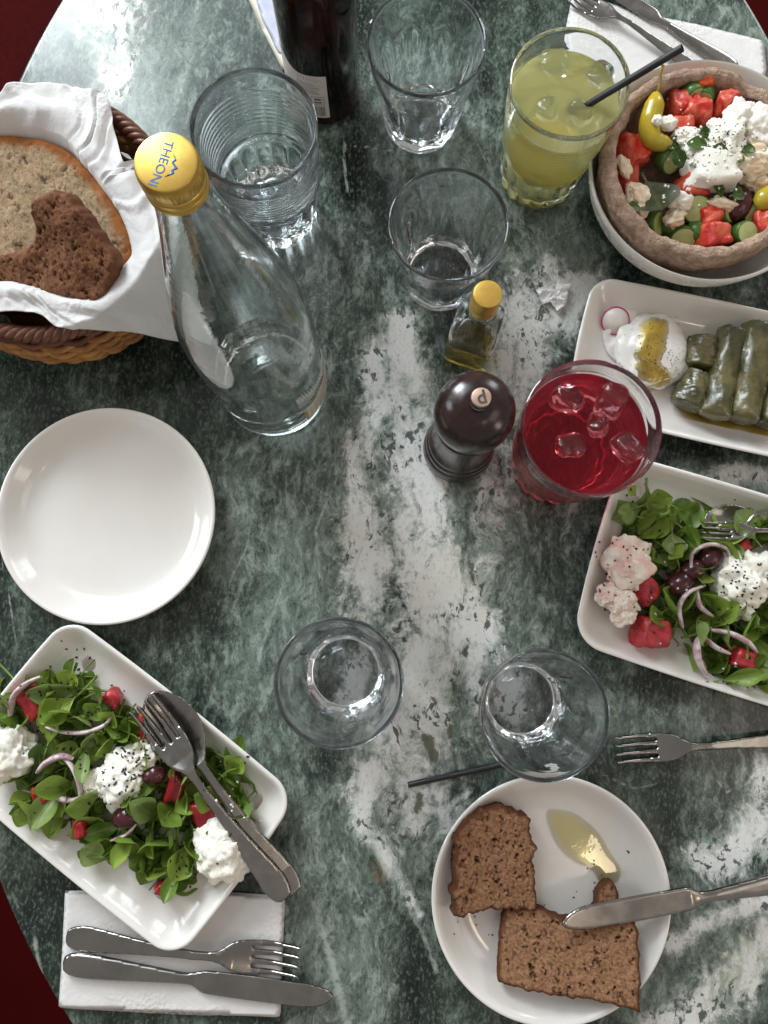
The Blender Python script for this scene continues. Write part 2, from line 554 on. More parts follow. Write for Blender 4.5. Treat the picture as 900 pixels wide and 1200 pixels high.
def leaf_mat(name, c1, c2, rib, tr):
    q = NB(name)
    v = q.coord(True)
    oi = q.n('ObjectInfo').outputs['Random']
    c = q.mix(oi, c1, c2)
    c = q.mix(q.math('MULTIPLY', q.step(q.noise(v, 160, 4), 0.4, 0.7), 0.35), c, rib)
    a = q.attr('rib')
    c = q.mix(q.math('MULTIPLY', q.step(a, 0.16, 0.02), 0.6), c, rib)
    q.set(Base__Color=c, Roughness=0.38, Specular__IOR__Level=0.35)
    q.bump(q.noise(v, 260, 4, 0.6), 0.25, 0.0008)
    t = q.n('BsdfTranslucent', Color=q.mix(0.35, c, rib))
    mx = q.n('MixShader', Fac=tr)
    q.t.links.new(q.b.outputs[0], mx.inputs[1]); q.t.links.new(t.outputs[0], mx.inputs[2])
    q.t.links.new(mx.outputs[0], q.out.inputs['Surface'])
    return q.m


M['leaf'] = leaf_mat('green_leaf', (0.085, 0.175, 0.016), (0.30, 0.42, 0.065), (0.32, 0.43, 0.12), 0.34)
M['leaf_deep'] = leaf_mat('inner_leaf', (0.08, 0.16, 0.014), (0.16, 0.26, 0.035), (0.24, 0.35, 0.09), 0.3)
M['pale_leaf'] = leaf_mat('pale_leaf', (0.17, 0.26, 0.07), (0.25, 0.34, 0.10), (0.36, 0.44, 0.18), 0.3)
M['herb'] = leaf_mat('dark_herb_leaf', (0.030, 0.075, 0.012), (0.075, 0.14, 0.025), (0.14, 0.22, 0.06), 0.25)
M['purple_leaf'] = leaf_mat('purple_leaf', (0.045, 0.008, 0.02), (0.07, 0.012, 0.03), (0.16, 0.03, 0.07), 0.2)
M['caper_leaf'] = leaf_mat('dark_olive_leaf', (0.035, 0.045, 0.010), (0.045, 0.055, 0.012), (0.12, 0.12, 0.05), 0.1)


def liquid(name, tint, dens, cloud=0.0, cloud_col=(1, 1, 1)):
    q = NB(name)
    q.set(Base__Color=(1, 1, 1), Roughness=0.0, IOR=1.33, Transmission__Weight=1.0)
    q.bump(q.noise(q.coord(), 90, 3), 0.25, 0.0012)
    if cloud:
        d = q.n('BsdfDiffuse', Color=cloud_col); t = q.n('BsdfTranslucent', Color=cloud_col)
        m1 = q.n('MixShader', Fac=0.6); q.t.links.new(d.outputs[0], m1.inputs[1]); q.t.links.new(t.outputs[0], m1.inputs[2])
        g = q.n('BsdfGlossy', Color=(1, 1, 1), Roughness=0.02)
        m2 = q.n('MixShader', Fac=cloud); q.t.links.new(q.b.outputs[0], m2.inputs[1]); q.t.links.new(m1.outputs[0], m2.inputs[2])
        q.t.links.new(m2.outputs[0], q.out.inputs['Surface'])
    va = q.n('VolumeAbsorption', Color=tint, Density=dens)
    q.t.links.new(va.outputs[0], q.out.inputs['Volume'])
    return q.m


M['red_drink'] = liquid('red_drink', (0.95, 0.05, 0.12), 26, 0.14, (1.0, 0.02, 0.09))
M['lemonade'] = liquid('cloudy_lemonade', (0.97, 0.93, 0.35), 10, 0.42, (1.0, 0.97, 0.46))
M['olive_oil'] = liquid('olive_oil', (0.84, 0.72, 0.01), 80)


def film(name, tint, rough=0.03):
    q = NB(name)
    edge = q.step(q.attr('edge'), 0.0, 0.006)
    c = q.mix(edge, tuple(x ** .25 for x in tint), q.mix(q.noise(q.coord(), 60, 3), tint, tuple(x ** 1.3 for x in tint)))
    t = q.n('BsdfTransparent', Color=c)
    g = q.n('BsdfGlossy', Color=(1, 1, 1), Roughness=rough)
    bp = q.n('Bump', Strength=0.15, Distance=0.001, Height=q.noise(q.coord(), 55, 3))
    q.t.links.new(bp.outputs[0], g.inputs['Normal'])
    fr = q.n('Fresnel', IOR=1.45)
    q.t.links.new(bp.outputs[0], fr.inputs['Normal'])
    mx = q.n('MixShader', Fac=fr.outputs[0])
    q.t.links.new(t.outputs[0], mx.inputs[1]); q.t.links.new(g.outputs[0], mx.inputs[2])
    q.t.links.new(mx.outputs[0], q.out.inputs['Surface'])
    return q.m


M['oil_film'] = film('oil_film', (1.0, 0.99, 0.78))
M['gold_oil'] = film('golden_oil', (0.93, 0.80, 0.38))
M['brine'] = film('olive_sauce', (0.82, 0.70, 0.36))
M['juice'] = film('pink_juice', (0.985, 0.87, 0.86))



# ------------------------------------------------------------------ the setting: floor and marble table
V = [(-4, -4, 0), (4, -4, 0), (4, 4, 0), (-4, 4, 0)]
floor = obj('floor', mesh_of(V, [(0, 1, 2, 3)], smooth=False), M['floor'], loc=(0, 0, -0.74))
tag(floor, kind='structure')

TCX, TCY, TA, TB = 0.018, 0.1614, 0.3937, 0.6193


def marble():
    q = NB('green_marble')
    v = q.coord()
    wp = q.noise(v, 9, 4, 0.55, 0.8)
    wv = q.n('VectorMath', _operation='SCALE')
    wn = q.n('TexNoise'); q.put(wn.inputs['Vector'], v); wn.inputs['Scale'].default_value = 22; wn.inputs['Detail'].default_value = 5
    q.put(wv.inputs[0], wn.outputs[1]); wv.inputs['Scale'].default_value = 0.03
    wa = q.n('VectorMath', _operation='ADD'); q.put(wa.inputs[0], v); q.put(wa.inputs[1], wv.outputs[0])
    w = wa.outputs[0]
    # body: dark green clouds, drawn out along the bed of the stone
    n0 = q.noise(v, 7, 5, 0.6, 0.5)
    n1 = q.noise(w, 16, 9, 0.68, 0.25, stretch=(1.0, 0.5, 1), rot=-0.38)
    n2 = q.noise(w, 110, 9, 0.78, 0.25, stretch=(1.0, 0.42, 1), rot=-0.35)
    n3 = q.noise(v, 420, 5, 0.7, 0.3, stretch=(1.0, 0.55, 1), rot=-0.25)
    halo = q.math('ADD', q.attr('halo'), q.math('MULTIPLY', q.math('SUBTRACT', n1, 0.5), 0.9))
    hz = q.step(halo, 0.15, 0.95)
    body = q.mix(q.step(n1, 0.36, 0.62), q.mix(hz, (0.008, 0.014, 0.0105), (0.048, 0.069, 0.055)), q.mix(hz, (0.042, 0.063, 0.047), (0.140, 0.178, 0.148)))
    wisps = q.math('MULTIPLY', q.step(n2, 0.46, 0.64), q.step(q.math('ADD', n1, q.math('MULTIPLY', halo, 0.32)), 0.44, 0.74))
    body = q.mix(q.math('MULTIPLY', wisps, 0.9), body, (0.31, 0.365, 0.32))
    body = q.mix(q.math('MULTIPLY', q.step(n2, 0.47, 0.34), 0.7), body, q.mix(hz, (0.006, 0.009, 0.0075), (0.02, 0.029, 0.023)))
    body = q.mix(q.math('MULTIPLY', q.step(n3, 0.52, 0.62), 0.45), body, (0.17, 0.21, 0.178))
    body = q.mix(q.math('MULTIPLY', q.step(n3, 0.46, 0.34), 0.55), body, (0.004, 0.006, 0.005))
    # hair veins
    h1 = q.noise(w, 24, 6, 0.55, 0.6, ridged=True, stretch=(1, 0.6, 1), rot=0.5)
    h2 = q.noise(w, 70, 6, 0.6, 0.3, ridged=True, stretch=(1, 0.5, 1), rot=-0.3)
    hair = q.math('MULTIPLY', q.math('MAXIMUM', q.step(h1, 0.84, 1.06), q.math('MULTIPLY', q.step(h2, 0.82, 1.1), 0.8)), q.step(wp, 0.34, 0.58))
    body = q.mix(q.math('MULTIPLY', hair, 0.8), body, (0.32, 0.38, 0.335))
    # big white masses
    mass = q.attr('mass')
    e1 = q.noise(w, 26, 9, 0.72, 0.35, stretch=(1, 0.5, 1), rot=-0.35)
    e2 = q.noise(w, 130, 7, 0.74, 0.2)
    f = q.math('ADD', mass, q.math('MULTIPLY', q.math('SUBTRACT', e1, 0.5), 3.1))
    f = q.math('ADD', f, q.math('MULTIPLY', q.math('SUBTRACT', e2, 0.5), 1.5))
    has = q.step(mass, 0.02, 0.22)
    wf = q.math('MULTIPLY', q.step(f, 0.24, 0.92), has)
    g1 = q.noise(w, 34, 9, 0.74, 0.2, stretch=(1, 0.45, 1), rot=-0.3)
    white = q.mix(q.step(q.math('ADD', g1, q.math('MULTIPLY', q.math('SUBTRACT', f, 0.85), 0.30)), 0.36, 0.60), (0.235, 0.285, 0.24), (0.70, 0.695, 0.67))
    white = q.mix(q.math('MULTIPLY', q.step(n2, 0.40, 0.30), 0.45), white, (0.14, 0.175, 0.14))
    white = q.mix(q.math('MULTIPLY', q.step(n2, 0.52, 0.66), 0.6), white, (0.80, 0.80, 0.79))
    white = q.mix(q.math('MULTIPLY', q.step(q.noise(v, 13, 3), 0.5, 0.66), 0.32), white, (0.52, 0.485, 0.37))
    white = q.mix(q.math('MULTIPLY', q.step(n3, 0.46, 0.34), 0.4), white, (0.24, 0.275, 0.235))
    # dark cracks near the margins of the white
    vo = q.n('TexVoronoi', _feature='DISTANCE_TO_EDGE', Scale=115.0)
    mpv = q.n('Mapping'); q.put(mpv.inputs['Vector'], w); mpv.inputs['Scale'].default_value = (1, 0.55, 1); mpv.inputs['Rotation'].default_value = (0, 0, 0.5)
    q.put(vo.inputs['Vector'], mpv.outputs[0])
    crack = q.math('MULTIPLY', q.step(vo.outputs[0], 0.10, 0.02), q.math('MULTIPLY', q.step(mass, 0.95, 0.45), q.step(e1, 0.40, 0.55)))
    white = q.mix(q.math('MULTIPLY', crack, 0.28), white, (0.035, 0.05, 0.04))
    # dark flecks in the white
    s1 = q.noise(w, 170, 5, 0.62, 0.3, stretch=(1, 0.55, 1), rot=-0.4)
    s0 = q.noise(v, 22, 4, 0.6)
    fleck = q.math('MULTIPLY', q.step(s1, 0.55, 0.60), q.step(s0, 0.42, 0.52))
    white = q.mix(q.math('MULTIPLY', fleck, 0.88), white, (0.03, 0.045, 0.035))
    col = q.mix(wf, body, white)
    # single thin veins
    vd = q.attr('vein')
    vn = q.math('ADD', vd, q.math('MULTIPLY', q.math('SUBTRACT', e2, 0.5), 2.6))
    thin = q.math('MULTIPLY', q.step(vn, 0.9, 0.1), q.step(e1, 0.36, 0.56))
    col = q.mix(q.math('MULTIPLY', thin, 0.7), col, (0.40, 0.45, 0.39))
    # rusty and olive spots
    col = q.mix(q.math('MULTIPLY', q.attr('rust'), q.step(e2, 0.42, 0.62)), col, (0.22, 0.12, 0.045))
    col = q.mix(q.math('MULTIPLY', q.step(q.math('ADD', q.attr('moss'), q.math('MULTIPLY', q.math('SUBTRACT', e2, 0.5), 3.0)), 0.35, 0.85), 0.85), col, (0.05, 0.065, 0.022))
    q.set(Base__Color=col, Specular__IOR__Level=0.40)
    r = q.n('MapRange'); q.put(r.inputs[0], q.noise(v, 60, 6, 0.6)); r.inputs[1].default_value = 0.3; r.inputs[2].default_value = 0.7
    r.inputs[3].default_value = 0.10; r.inputs[4].default_value = 0.2
    q.set(Roughness=r.outputs[0])
    q.bump(q.noise(v, 400, 4, 0.6), 0.03, 0.0004)
    return q.m


M['marble'] = marble()
MASS = [
    [(470, 375, 22), (475, 450, 34), (485, 530, 46), (500, 610, 58), (515, 690, 76), (505, 770, 86), (482, 840, 74), (462, 900, 52), (495, 955, 44), (540, 1010, 40)],
    [(455, 420, 34), (430, 500, 22), (420, 580, 26), (440, 660, 32), (430, 750, 20)],
    [(640, 330, 34), (612, 400, 38), (600, 450, 36), (585, 520, 34), (575, 590, 32), (562, 680, 34), (555, 760, 36)],
    [(690, 330, 22), (640, 380, 26)],
    [(440, 900, 30), (425, 960, 15), (455, 1010, 11), (490, 1070, 9)],
    [(910, 920, 32), (880, 985, 28), (840, 1015, 20), (805, 1000, 14)],
    [(905, 1100, 28), (860, 1150, 34), (815, 1190, 32), (770, 1215, 28)],
    [(800, 560, 10), (860, 555, 13), (905, 560, 16)], [(790, 1105, 12), (830, 1080, 14), (900, 1055, 10)],
    [(120, -20, 44), (130, 40, 36), (140, 100, 18)],  # pale patch painted into the marble where the window band reflects
    [(425, 770, 24), (415, 830, 22)], [(590, 790, 22), (605, 840, 20)],
]
HALO = [[(360, 280, 70), (385, 560, 65), (350, 720, 60), (300, 800, 50)], [(300, 880, 55), (380, 1000, 60), (400, 1200, 75)], [(470, 100, 70), (560, 230, 75), (640, 300, 70)],
        [(860, 1100, 110), (800, 1190, 90)], [(170, 60, 110), (250, 60, 70)], [(760, 20, 60), (880, 40, 50)], [(255, 640, 50), (280, 560, 40)], [(720, 840, 30), (800, 850, 30)]]  # the top left stretch also paints in the window's pale veil
VEIN = [
    [(235, 40, 2), (215, 95, 2.5), (200, 150, 2)], [(338, 1010, 4), (372, 1070, 5), (392, 1140, 7), (410, 1215, 9)],
    [(432, 985, 3), (468, 1040, 4), (498, 1100, 5), (520, 1160, 4)], [(404, 160, 2), (403, 190, 3), (408, 228, 2)],
    [(395, 171, 1.5), (430, 172, 2), (476, 180, 2)], [(25, 75, 1.5), (70, 105, 2), (115, 125, 2)],
    [(715, 840, 3), (760, 828, 2.5), (800, 845, 2)], [(700, 905, 2), (745, 925, 3), (790, 915, 2)], [(382, 430, 3), (405, 424, 3), (450, 402, 3)],
    [(395, 560, 2), (370, 620, 3), (375, 680, 2)], [(300, 560, 1.5), (290, 640, 2), (250, 720, 2)], [(0, 640, 2), (20, 760, 2), (5, 840, 2)],
    [(330, 690, 2), (300, 780, 3), (310, 830, 2)], [(10, 1040, 3), (40, 1095, 4), (50, 1150, 3)], [(400, 1000, 2), (440, 1100, 2), (450, 1200, 2)],
    [(560, 170, 2), (600, 250, 3), (640, 280, 2), (690, 260, 2)], [(760, 0, 2), (810, 20, 2), (870, 30, 2)], [(560, 410, 2), (620, 372, 2.5), (665, 340, 2)],
    [(425, 640, 3), (395, 720, 2), (350, 700, 2)], [(820, 880, 2), (850, 930, 2), (880, 915, 3)],
]


def field(Q, lines, grow=1.0):
    m = np.zeros(len(Q)); vd = np.full(len(Q), 9.0)
    for line in lines:
        for (x0, y0, w0), (x1, y1, w1) in zip(line, line[1:]):
            a = np.array(P(x0, y0)[:2]); b = np.array(P(x1, y1)[:2]); k = MPP((x0 + x1) / 2, (y0 + y1) / 2) * grow
            ab = b - a
            t = np.clip(((Q - a) @ ab) / (ab @ ab), 0, 1)
            d = np.hypot(*(Q - a - t[:, None] * ab).T) / ((w0 + (w1 - w0) * t) * k)
            m = np.maximum(m, np.clip(1.25 - d * 0.85, 0, 1)); vd = np.minimum(vd, d)
    return m, vd


def build_table():
    t = thing('cafe_table', 'oval café table with a polished dark green marble top veined white, under all the dishes', 'table', (TCX, TCY, -0.74))
    NS, NR = 480, 150
    rings = [(k / NR, 0.0) for k in range(1, NR)] + [(0.9975, 0.0), (0.9992, -0.0006), (1.0, -0.0018), (1.0, -0.02), (0.9985, -0.022), (0.97, -0.022)]
    def squ(a):  # the oval is a touch squarer towards one corner
        c, n = math.cos(a), math.sin(a)
        return 1.0 if c < 0 or n > 0 else (abs(c) ** 2.35 + abs(n) ** 2.35) ** (-1 / 2.35)
    V = [(0, 0, 0.74)]
    th = np.arange(NS) * 2 * PI / NS
    for s, z in rings:
        V += [(TA * s * math.cos(a) * squ(a), TB * s * math.sin(a) * squ(a), 0.74 + z) for a in th]
    V.append((0, 0, 0.718))
    F = [(0, 1 + i, 1 + (i + 1) % NS) for i in range(NS)]
    for k in range(len(rings) - 1):
        a = 1 + k * NS; b = a + NS
        F += [(a + i, b + i, b + (i + 1) % NS, a + (i + 1) % NS) for i in range(NS)]
    a = 1 + (len(rings) - 1) * NS
    F += [(a + i, len(V) - 1, a + (i + 1) % NS) for i in range(NS)]
    Q = np.array([(v[0] + TCX, v[1] + TCY) for v in V])
    mass, _ = field(Q, MASS, 1.15)
    halo, _ = field(Q, HALO)
    h2, _ = field(Q, MASS, 2.1)
    halo = np.maximum(halo, h2 * .62)
    _, vd = field(Q, VEIN, 1.0)
    rust, _ = field(Q, [[(440, 1015, 8), (446, 1030, 6)]], 1.0)
    moss, _ = field(Q, [[(500, 865, 8), (508, 888, 7)], [(527, 852, 4), (527, 862, 4)], [(492, 935, 7), (488, 950, 7)]])
    obj('tabletop', mesh_of(V, F, {'mass': mass, 'halo': halo, 'vein': vd, 'rust': rust, 'moss': moss}, sharp=60), M['marble'], t)
    obj('pedestal', lathe([(0, 0), (0.26, 0), (0.26, 0.015), (0.06, 0.05), (0.035, 0.1), (0.035, 0.68), (0.12, 0.712), (0, 0.712)], 40, sharp=40), M['iron'], t)


build_table()


# ------------------------------------------------------------------ glassware
def facet(n, t, amount):
    w = 2 * PI / n
    k = math.cos(PI / n) / math.cos((t % w) - w / 2)
    return 1 + (k / ((1 + math.cos(PI / n)) / 2) - 1) * amount


def picardie(H, R):
    k = R / 0.0443; h = H / 0.098

    def rf(t, r, z):
        zz = z / h
        if r < 0.014 * k: return r
        top = 0.069 + 0.004 * math.cos(9 * t)
        am = 1 - min(1, max(0, (zz - (top - 0.006)) / 0.006))
        if (round(r, 7), round(z, 7)) in ins: am = 0
        am *= min(1, max(.25, zz / .012))
        return r * facet(9, t + PI / 9, am * 0.85)
    outer = [(0, .0022), (.014, .0018), (.023, .0010), (.0265, 0), (.0285, .0006), (.0298, .003), (.0312, .015), (.0328, .030), (.0352, .045), (.0378, .057),
             (.0392, .063), (.0404, .068), (.0412, .073), (.0424, .083), (.0436, .093), (.0441, .0965), (.0438, .0978), (.0431, .0980)]
    inner = [(.0422, .0977), (.0416, .0968), (.0412, .093), (.0400, .083), (.0388, .073), (.0374, .066), (.0352, .057), (.0326, .045), (.0304, .030), (.0288, .020), (.0268, .0145), (.023, .0118), (.015, .0112), (0, .011)]
    ins = {(round(r * k, 7), round(z * h, 7)) for r, z in inner}
    return lathe([(r * k, z * h) for r, z in outer + inner], 108, rf, sharp=32)


def tumbler(H, R, n=16):
    k = R / 0.0455; h = H / 0.119

    def rf_o(t, r, z):
        zz = z / h
        if r < 0.02 * k: return r
        am = 1 - min(1, max(0, (zz - 0.040) / 0.006))
        if z <= 0.0025 * h: am *= 0.9
        rr = r + am * k * 0.0021 * (abs(math.sin(n * t / 2)) - 0.5)
        if 0.058 < zz < 0.098: rr += 0.00016 * k * math.sin((zz - 0.058) * 2 * PI / 0.0042)
        return rr
    outer = [(0, .003), (.020, .003), (.0285, .0012), (.0308, 0), (.0328, .0004), (.0340, .0030), (.0348, .012), (.0358, .024), (.0366, .036), (.0371, .043), (.0380, .0465),
             (.0398, .0478), (.0404, .0495), (.0400, .0515), (.0400, .0535), (.0405, .0553), (.0406, .057)]
    outer += [(.0406 + (.0448 - .0406) * i / 40, .058 + .04 * i / 40) for i in range(41)]
    outer += [(.0450, .104), (.0453, .112), (.0455, .1165), (.0452, .1186), (.0445, .1190)]
    inner = [(.0438, .1182), (.0434, .112), (.0429, .100), (.0408, .080), (.0387, .060), (.0376, .052), (.0352, .046), (.0342, .034), (.0332, .022), (.0318, .014), (.027, .0105), (.018, .0098), (0, .0096)]
    no = len(outer)
    prof = [(r * k, z * h) for r, z in outer + inner]
    io = {id(p) for p in prof[:no]}
    calls = {'i': 0}
    outer_set = {(round(p[0], 7), round(p[1], 7)) for p in prof[:no]}

    def rf(t, r, z):
        if (round(r, 7), round(z, 7)) in outer_set: return rf_o(t, r, z)
        zz = z / h
        am = 1 - min(1, max(0, (zz - 0.036) / 0.01)) if zz > 0.014 else 0
        return r + am * k * 0.0005 * (abs(math.sin(n * t / 2)) - 0.5)
    me = lathe(prof, n * 10, rf, sharp=50)
    return me, [(r * k, z * h) for r, z in inner]


def base_of(rim, rpx, H, R_guess=None):
    """where a glass whose rim circle shows at rim with radius rpx stands"""
    p = P(*rim, H)
    return Vector((p.x, p.y, 0)), rpx * MPP(*rim, H)


PIC = [((397, 800), 77, .098, 'empty faceted clear tumbler standing upright between the two salad plates, over the white marble band'),
       ((638, 838), 77.5, .098, 'empty faceted clear tumbler standing over the black straw and the rim of the bread plate'),
       ((526, 262), 71.5, .094, 'faceted clear tumbler right behind the little olive oil bottle'),
       ((500, 47), 71, .099, 'faceted clear tumbler beside the dark brown beer bottle')]
for rim, rpx, H, lab in PIC:
    loc, R = base_of(rim, rpx, H)
    o = obj('drinking_glass', picardie(H, R), M['glass'], loc=loc)
    o.rotation_euler.z = random.uniform(0, 1)
    tag(o, lab, 'glass', 'faceted water glasses on the table')

loc, R = base_of((297, 147), 75.5, .119)
me, _ = tumbler(.119, R)
o = obj('ribbed_glass', me, M['glass'], loc=loc)
tag(o, 'tall empty clear tumbler with ribbed foot between the bread basket and the beer bottle', 'glass', 'tall ribbed tumblers')


def liquid_mesh(inner, z_top, over=0.00015):
    pr = [(r + over, z) for r, z in reversed(inner) if z < z_top]
    pr[0] = (0, inner[-1][1] - over)
    rt = np.interp(z_top, [z for r, z in reversed(inner)], [r for r, z in reversed(inner)])
    pr = [(r, z - over) if i else (r, z) for i, (r, z) in enumerate(pr)]
    pr += [(rt + over, z_top), (rt - 0.0006, z_top - 0.0003)] + [(rt * (1 - k / 6), z_top - 0.0005) for k in range(1, 6)] + [(0, z_top - 0.0005)]
    return lathe(pr, 96)


def ice_mesh(sx, sy, sz, seed):
    bm = bmesh.new()
    bmesh.ops.create_cube(bm, size=1)
    bmesh.ops.subdivide_edges(bm, edges=bm.edges[:], cuts=5, use_grid_fill=True)
    for v in bm.verts:
        c = v.co
        l = (abs(2 * c.x) ** 3 + abs(2 * c.y) ** 3 + abs(2 * c.z) ** 3) ** (1 / 3)
        c *= 1 / l
        c *= 1 + 0.22 * noise.noise(c * 2.3 + Vector((seed, 0, 0)))
        v.co = Vector((c.x * sx, c.y * sy, c.z * sz))
    me = bpy.data.meshes.new('ice'); bm.to_mesh(me); bm.free()
    me.polygons.foreach_set('use_smooth', [True] * len(me.polygons))
    return me


# cloudy lemonade
loc, R = base_of((669, 95), 71, .119)
lem = thing('lemonade_glass', 'tall ribbed glass of cloudy yellow lemonade with a black straw beside the salad bowl', 'drink', loc, 0.1, 'tall ribbed tumblers')
me, inner = tumbler(.119, R)
obj('glass', me, M['glass'], lem)
obj('lemonade', liquid_mesh(inner, .098), M['lemonade'], lem)
LEM = loc
for i, (px, py, s, lab) in enumerate([(650, 75, .012, 'rounded clear ice cube floating at the far side of the lemonade'), (703, 88, .011, 'clear ice cube floating by the right wall of the lemonade glass'),
                                      (640, 128, .010, 'small ice cube floating at the left of the lemonade'), (679, 133, .0105, 'ice cube floating beside the straw tip in the lemonade')]):
    z = .0935
    o = obj('ice_cube', ice_mesh(s * 2, s * 1.64, s * 1.3, i * 3.1), M['ice'], loc=P(px, py, z))
    o.rotation_euler = (random.uniform(-.3, .3), random.uniform(-.3, .3), i * 0.8)
    tag(o, lab, 'ice cube', 'ice cubes in the lemonade')
for i, (dx, dy, z, rx, lab) in enumerate([(-.010, -.012, .050, .7, 'lemon slice sunk deep in the lemonade against the wall'), (.006, -.008, .032, .2, 'lemon slice lying lower down in the lemonade')]):
    r = .022
    o = obj('lemon_slice', lathe([(0, -.0016), (r * .9, -.0016), (r, -.001), (r, .001), (r * .9, .0016), (0, .0016)], 32), M['lemon'], loc=LEM + Vector((dx, dy, z)))
    o.rotation_euler = (rx, 0.25, i)
    tag(o, lab, 'lemon slice')


def straw(p0, p1, r, label):
    p0, p1 = Vector(p0), Vector(p1)
    L = (p1 - p0).length
    me = lathe([(r * .78, 0), (r, 0.0002), (r, L - .0002), (r * .78, L), (r * .78, 0)], 16, sharp=40)
    o = obj('drinking_straw', me, M['black_plastic'], loc=p0)
    o.rotation_euler = (p1 - p0).to_track_quat('Z', 'Y').to_euler()
    return tag(o, label, 'straw', 'black drinking straws')


a = P(690, 122, .0975); b = P(800, 56, .148)
straw(a + (a - b) * 0.25, b, .0027, 'black straw standing in the cloudy lemonade and leaning over its rim')
straw(P(478, 920, .0024), P(600, 893, .0024), .0023, 'short black straw lying flat on the marble beside the bread plate')

# red drink
loc, R = base_of((694, 500), 82.5, .119)
red = thing('red_drink_glass', 'tall ribbed glass of ruby red drink with ice next to the pepper mill', 'drink', loc, 0.2, 'tall ribbed tumblers')
me, inner = tumbler(.119, R)
obj('glass', me, M['glass'], red)
obj('red_juice', liquid_mesh(inner, .096), M['red_drink'], red)
for i, (px, py, s, lab) in enumerate([(664, 468, .012, 'ice cube floating at the far left of the red drink'), (715, 470, .013, 'large ice cube floating at the far right of the red drink'),
                                      (735, 525, .012, 'ice cube floating at the near right of the red drink'), (668, 522, .011, 'small ice cube floating at the near left of the red drink'), (700, 498, .009, 'ice cube floating in the middle of the red drink')]):
    o = obj('ice_cube', ice_mesh(s * 2, s * 1.6, s * 1.3, i * 5.7 + 2), M['ice'], loc=P(px, py, .0915))
    o.rotation_euler = (random.uniform(-.4, .4), random.uniform(-.4, .4), i * 1.1)
    tag(o, lab, 'ice cube', 'ice cubes in the red drink')


# ------------------------------------------------------------------ bottles
def text_mesh(body, size, depth=0.0001, bold=False):
    cu = bpy.data.curves.new('t', 'FONT')
    cu.body = body; cu.size = size; cu.align_x = 'CENTER'; cu.align_y = 'CENTER'; cu.extrude = depth
    if bold: cu.offset = size * 0.02
    o = bpy.data.objects.new('t', cu); COL.objects.link(o)
    dg = bpy.context.evaluated_depsgraph_get(); dg.update()
    me = bpy.data.meshes.new_from_object(o.evaluated_get(dg))
    bpy.data.objects.remove(o); bpy.data.curves.remove(cu)
    return me


def patch(r, th0, th1, z0, z1, n=24, thick=0.00025, ztop=None):
    """a label wrapped on a round bottle"""
    V, F = [], []
    for i in range(n + 1):
        t = th0 + (th1 - th0) * i / n
        zt = ztop(i / n) if ztop else z1
        for rr in (r, r + thick):
            for z in (z0, zt): V.append((rr * math.cos(t), rr * math.sin(t), z))
    for i in range(n):
        a, b = i * 4, i * 4 + 4
        F += [(a + 2, a + 3, b + 3, b + 2), (a, b, b + 1, a + 1), (a + 1, b + 1, b + 3, a + 3), (a, a + 2, b + 2, b)]
    F += [(0, 1, 3, 2), (n * 4, n * 4 + 2, n * 4 + 3, n * 4 + 1)]
    return V, F


bl = P(322, 452, 0)
wb = thing('water_bottle', 'clear glass water bottle with a yellow screw cap between the basket and the white plate', 'bottle', bl)
out = [(0, .004), (.025, .003), (.036, .0006), (.0395, 0), (.0425, .0015), (.0445, .005), (.0448, .012), (.0446, .044), (.0436, .0455), (.0436, .047), (.0445, .0485), (.0445, .115), (.0440, .135), (.0425, .155),
       (.0395, .176), (.0355, .197), (.0310, .217), (.0262, .237), (.0218, .255), (.0182, .271), (.0155, .284), (.0140, .293), (.0134, .300), (.0128, .312), (.0122, .315)]
inn = [(.0108, .315), (.0108, .300), (.0122, .288), (.0150, .275), (.0190, .256), (.0235, .237), (.0282, .217), (.0328, .197), (.0368, .176), (.0398, .155), (.0413, .135), (.0418, .115), (.0419, .02), (.0405, .011), (.036, .008), (.02, .010), (0, .011)]
obj('bottle', lathe(out + inn, 96), M['bottle_glass'], wb)
CAPZ = .322


def knurl(n, a):
    def rf(t, r, z):
        return r + (a * math.cos(n * t) if r > .0128 and CAPZ - .0115 < z < CAPZ - .003 else 0)
    return rf


cap = obj('screw_cap', lathe([(0, CAPZ - .0015), (.0115, CAPZ - .0015), (.0125, CAPZ - .017), (.0142, CAPZ - .019), (.0144, CAPZ - .0165), (.0138, CAPZ - .0155), (.0141, CAPZ - .0148), (.0142, CAPZ - .0118), (.0137, CAPZ - .0112),
                              (.0142, CAPZ - .0104), (.0142, CAPZ - .0034), (.0140, CAPZ - .0028), (.0139, CAPZ - .0014), (.0133, CAPZ - .0003), (.0122, CAPZ), (0, CAPZ)], 128, knurl(42, .00014), sharp=45), M['cap_paint'], wb)
tm = text_mesh('THEONI', .0062)
for v in tm.vertices:
    x, y = v.co.x, v.co.y
    v.co.y = (y - 0.0005) * 0.9 - x * x * 6 + 0.0001
    v.co.x = x * 0.95
o = obj('cap_lettering', tm, M['blue_ink'], cap, (-.0012, -.0012, CAPZ + .00008)); o.rotation_euler.z = math.radians(-108)
z = .00025
pk = [(-.0062, .0035), (-.0030, .0068), (-.0018, .0058), (.0004, .0087), (.0016, .0070), (.0030, .0078), (.0060, .0042), (.0028, .0066), (.0016, .0058), (.0004, .0072), (-.0016, .0048), (-.0034, .0058)]
V, F, E = slab(pk, .0004, .0002)
for v in V: v[1] = v[1] - .0022
o = obj('cap_emblem', mesh_of(V, F), M['blue_ink'], cap, (-.0006, -.0010, CAPZ + .0001)); o.rotation_euler.z = math.radians(-108)
lb = obj('bottle_label', mesh_of(*patch(.0448, -.85, .55, .0185, .043), sharp=40), M['beige_label'], wb)
V, F = join_geo([patch(.04506, -0.74 + 0.02 * (k % 3), .48 - .12 * (k % 4), .0200 + .0019 * k, .0207 + .0019 * k, 8, .00004) for k in range(11)])
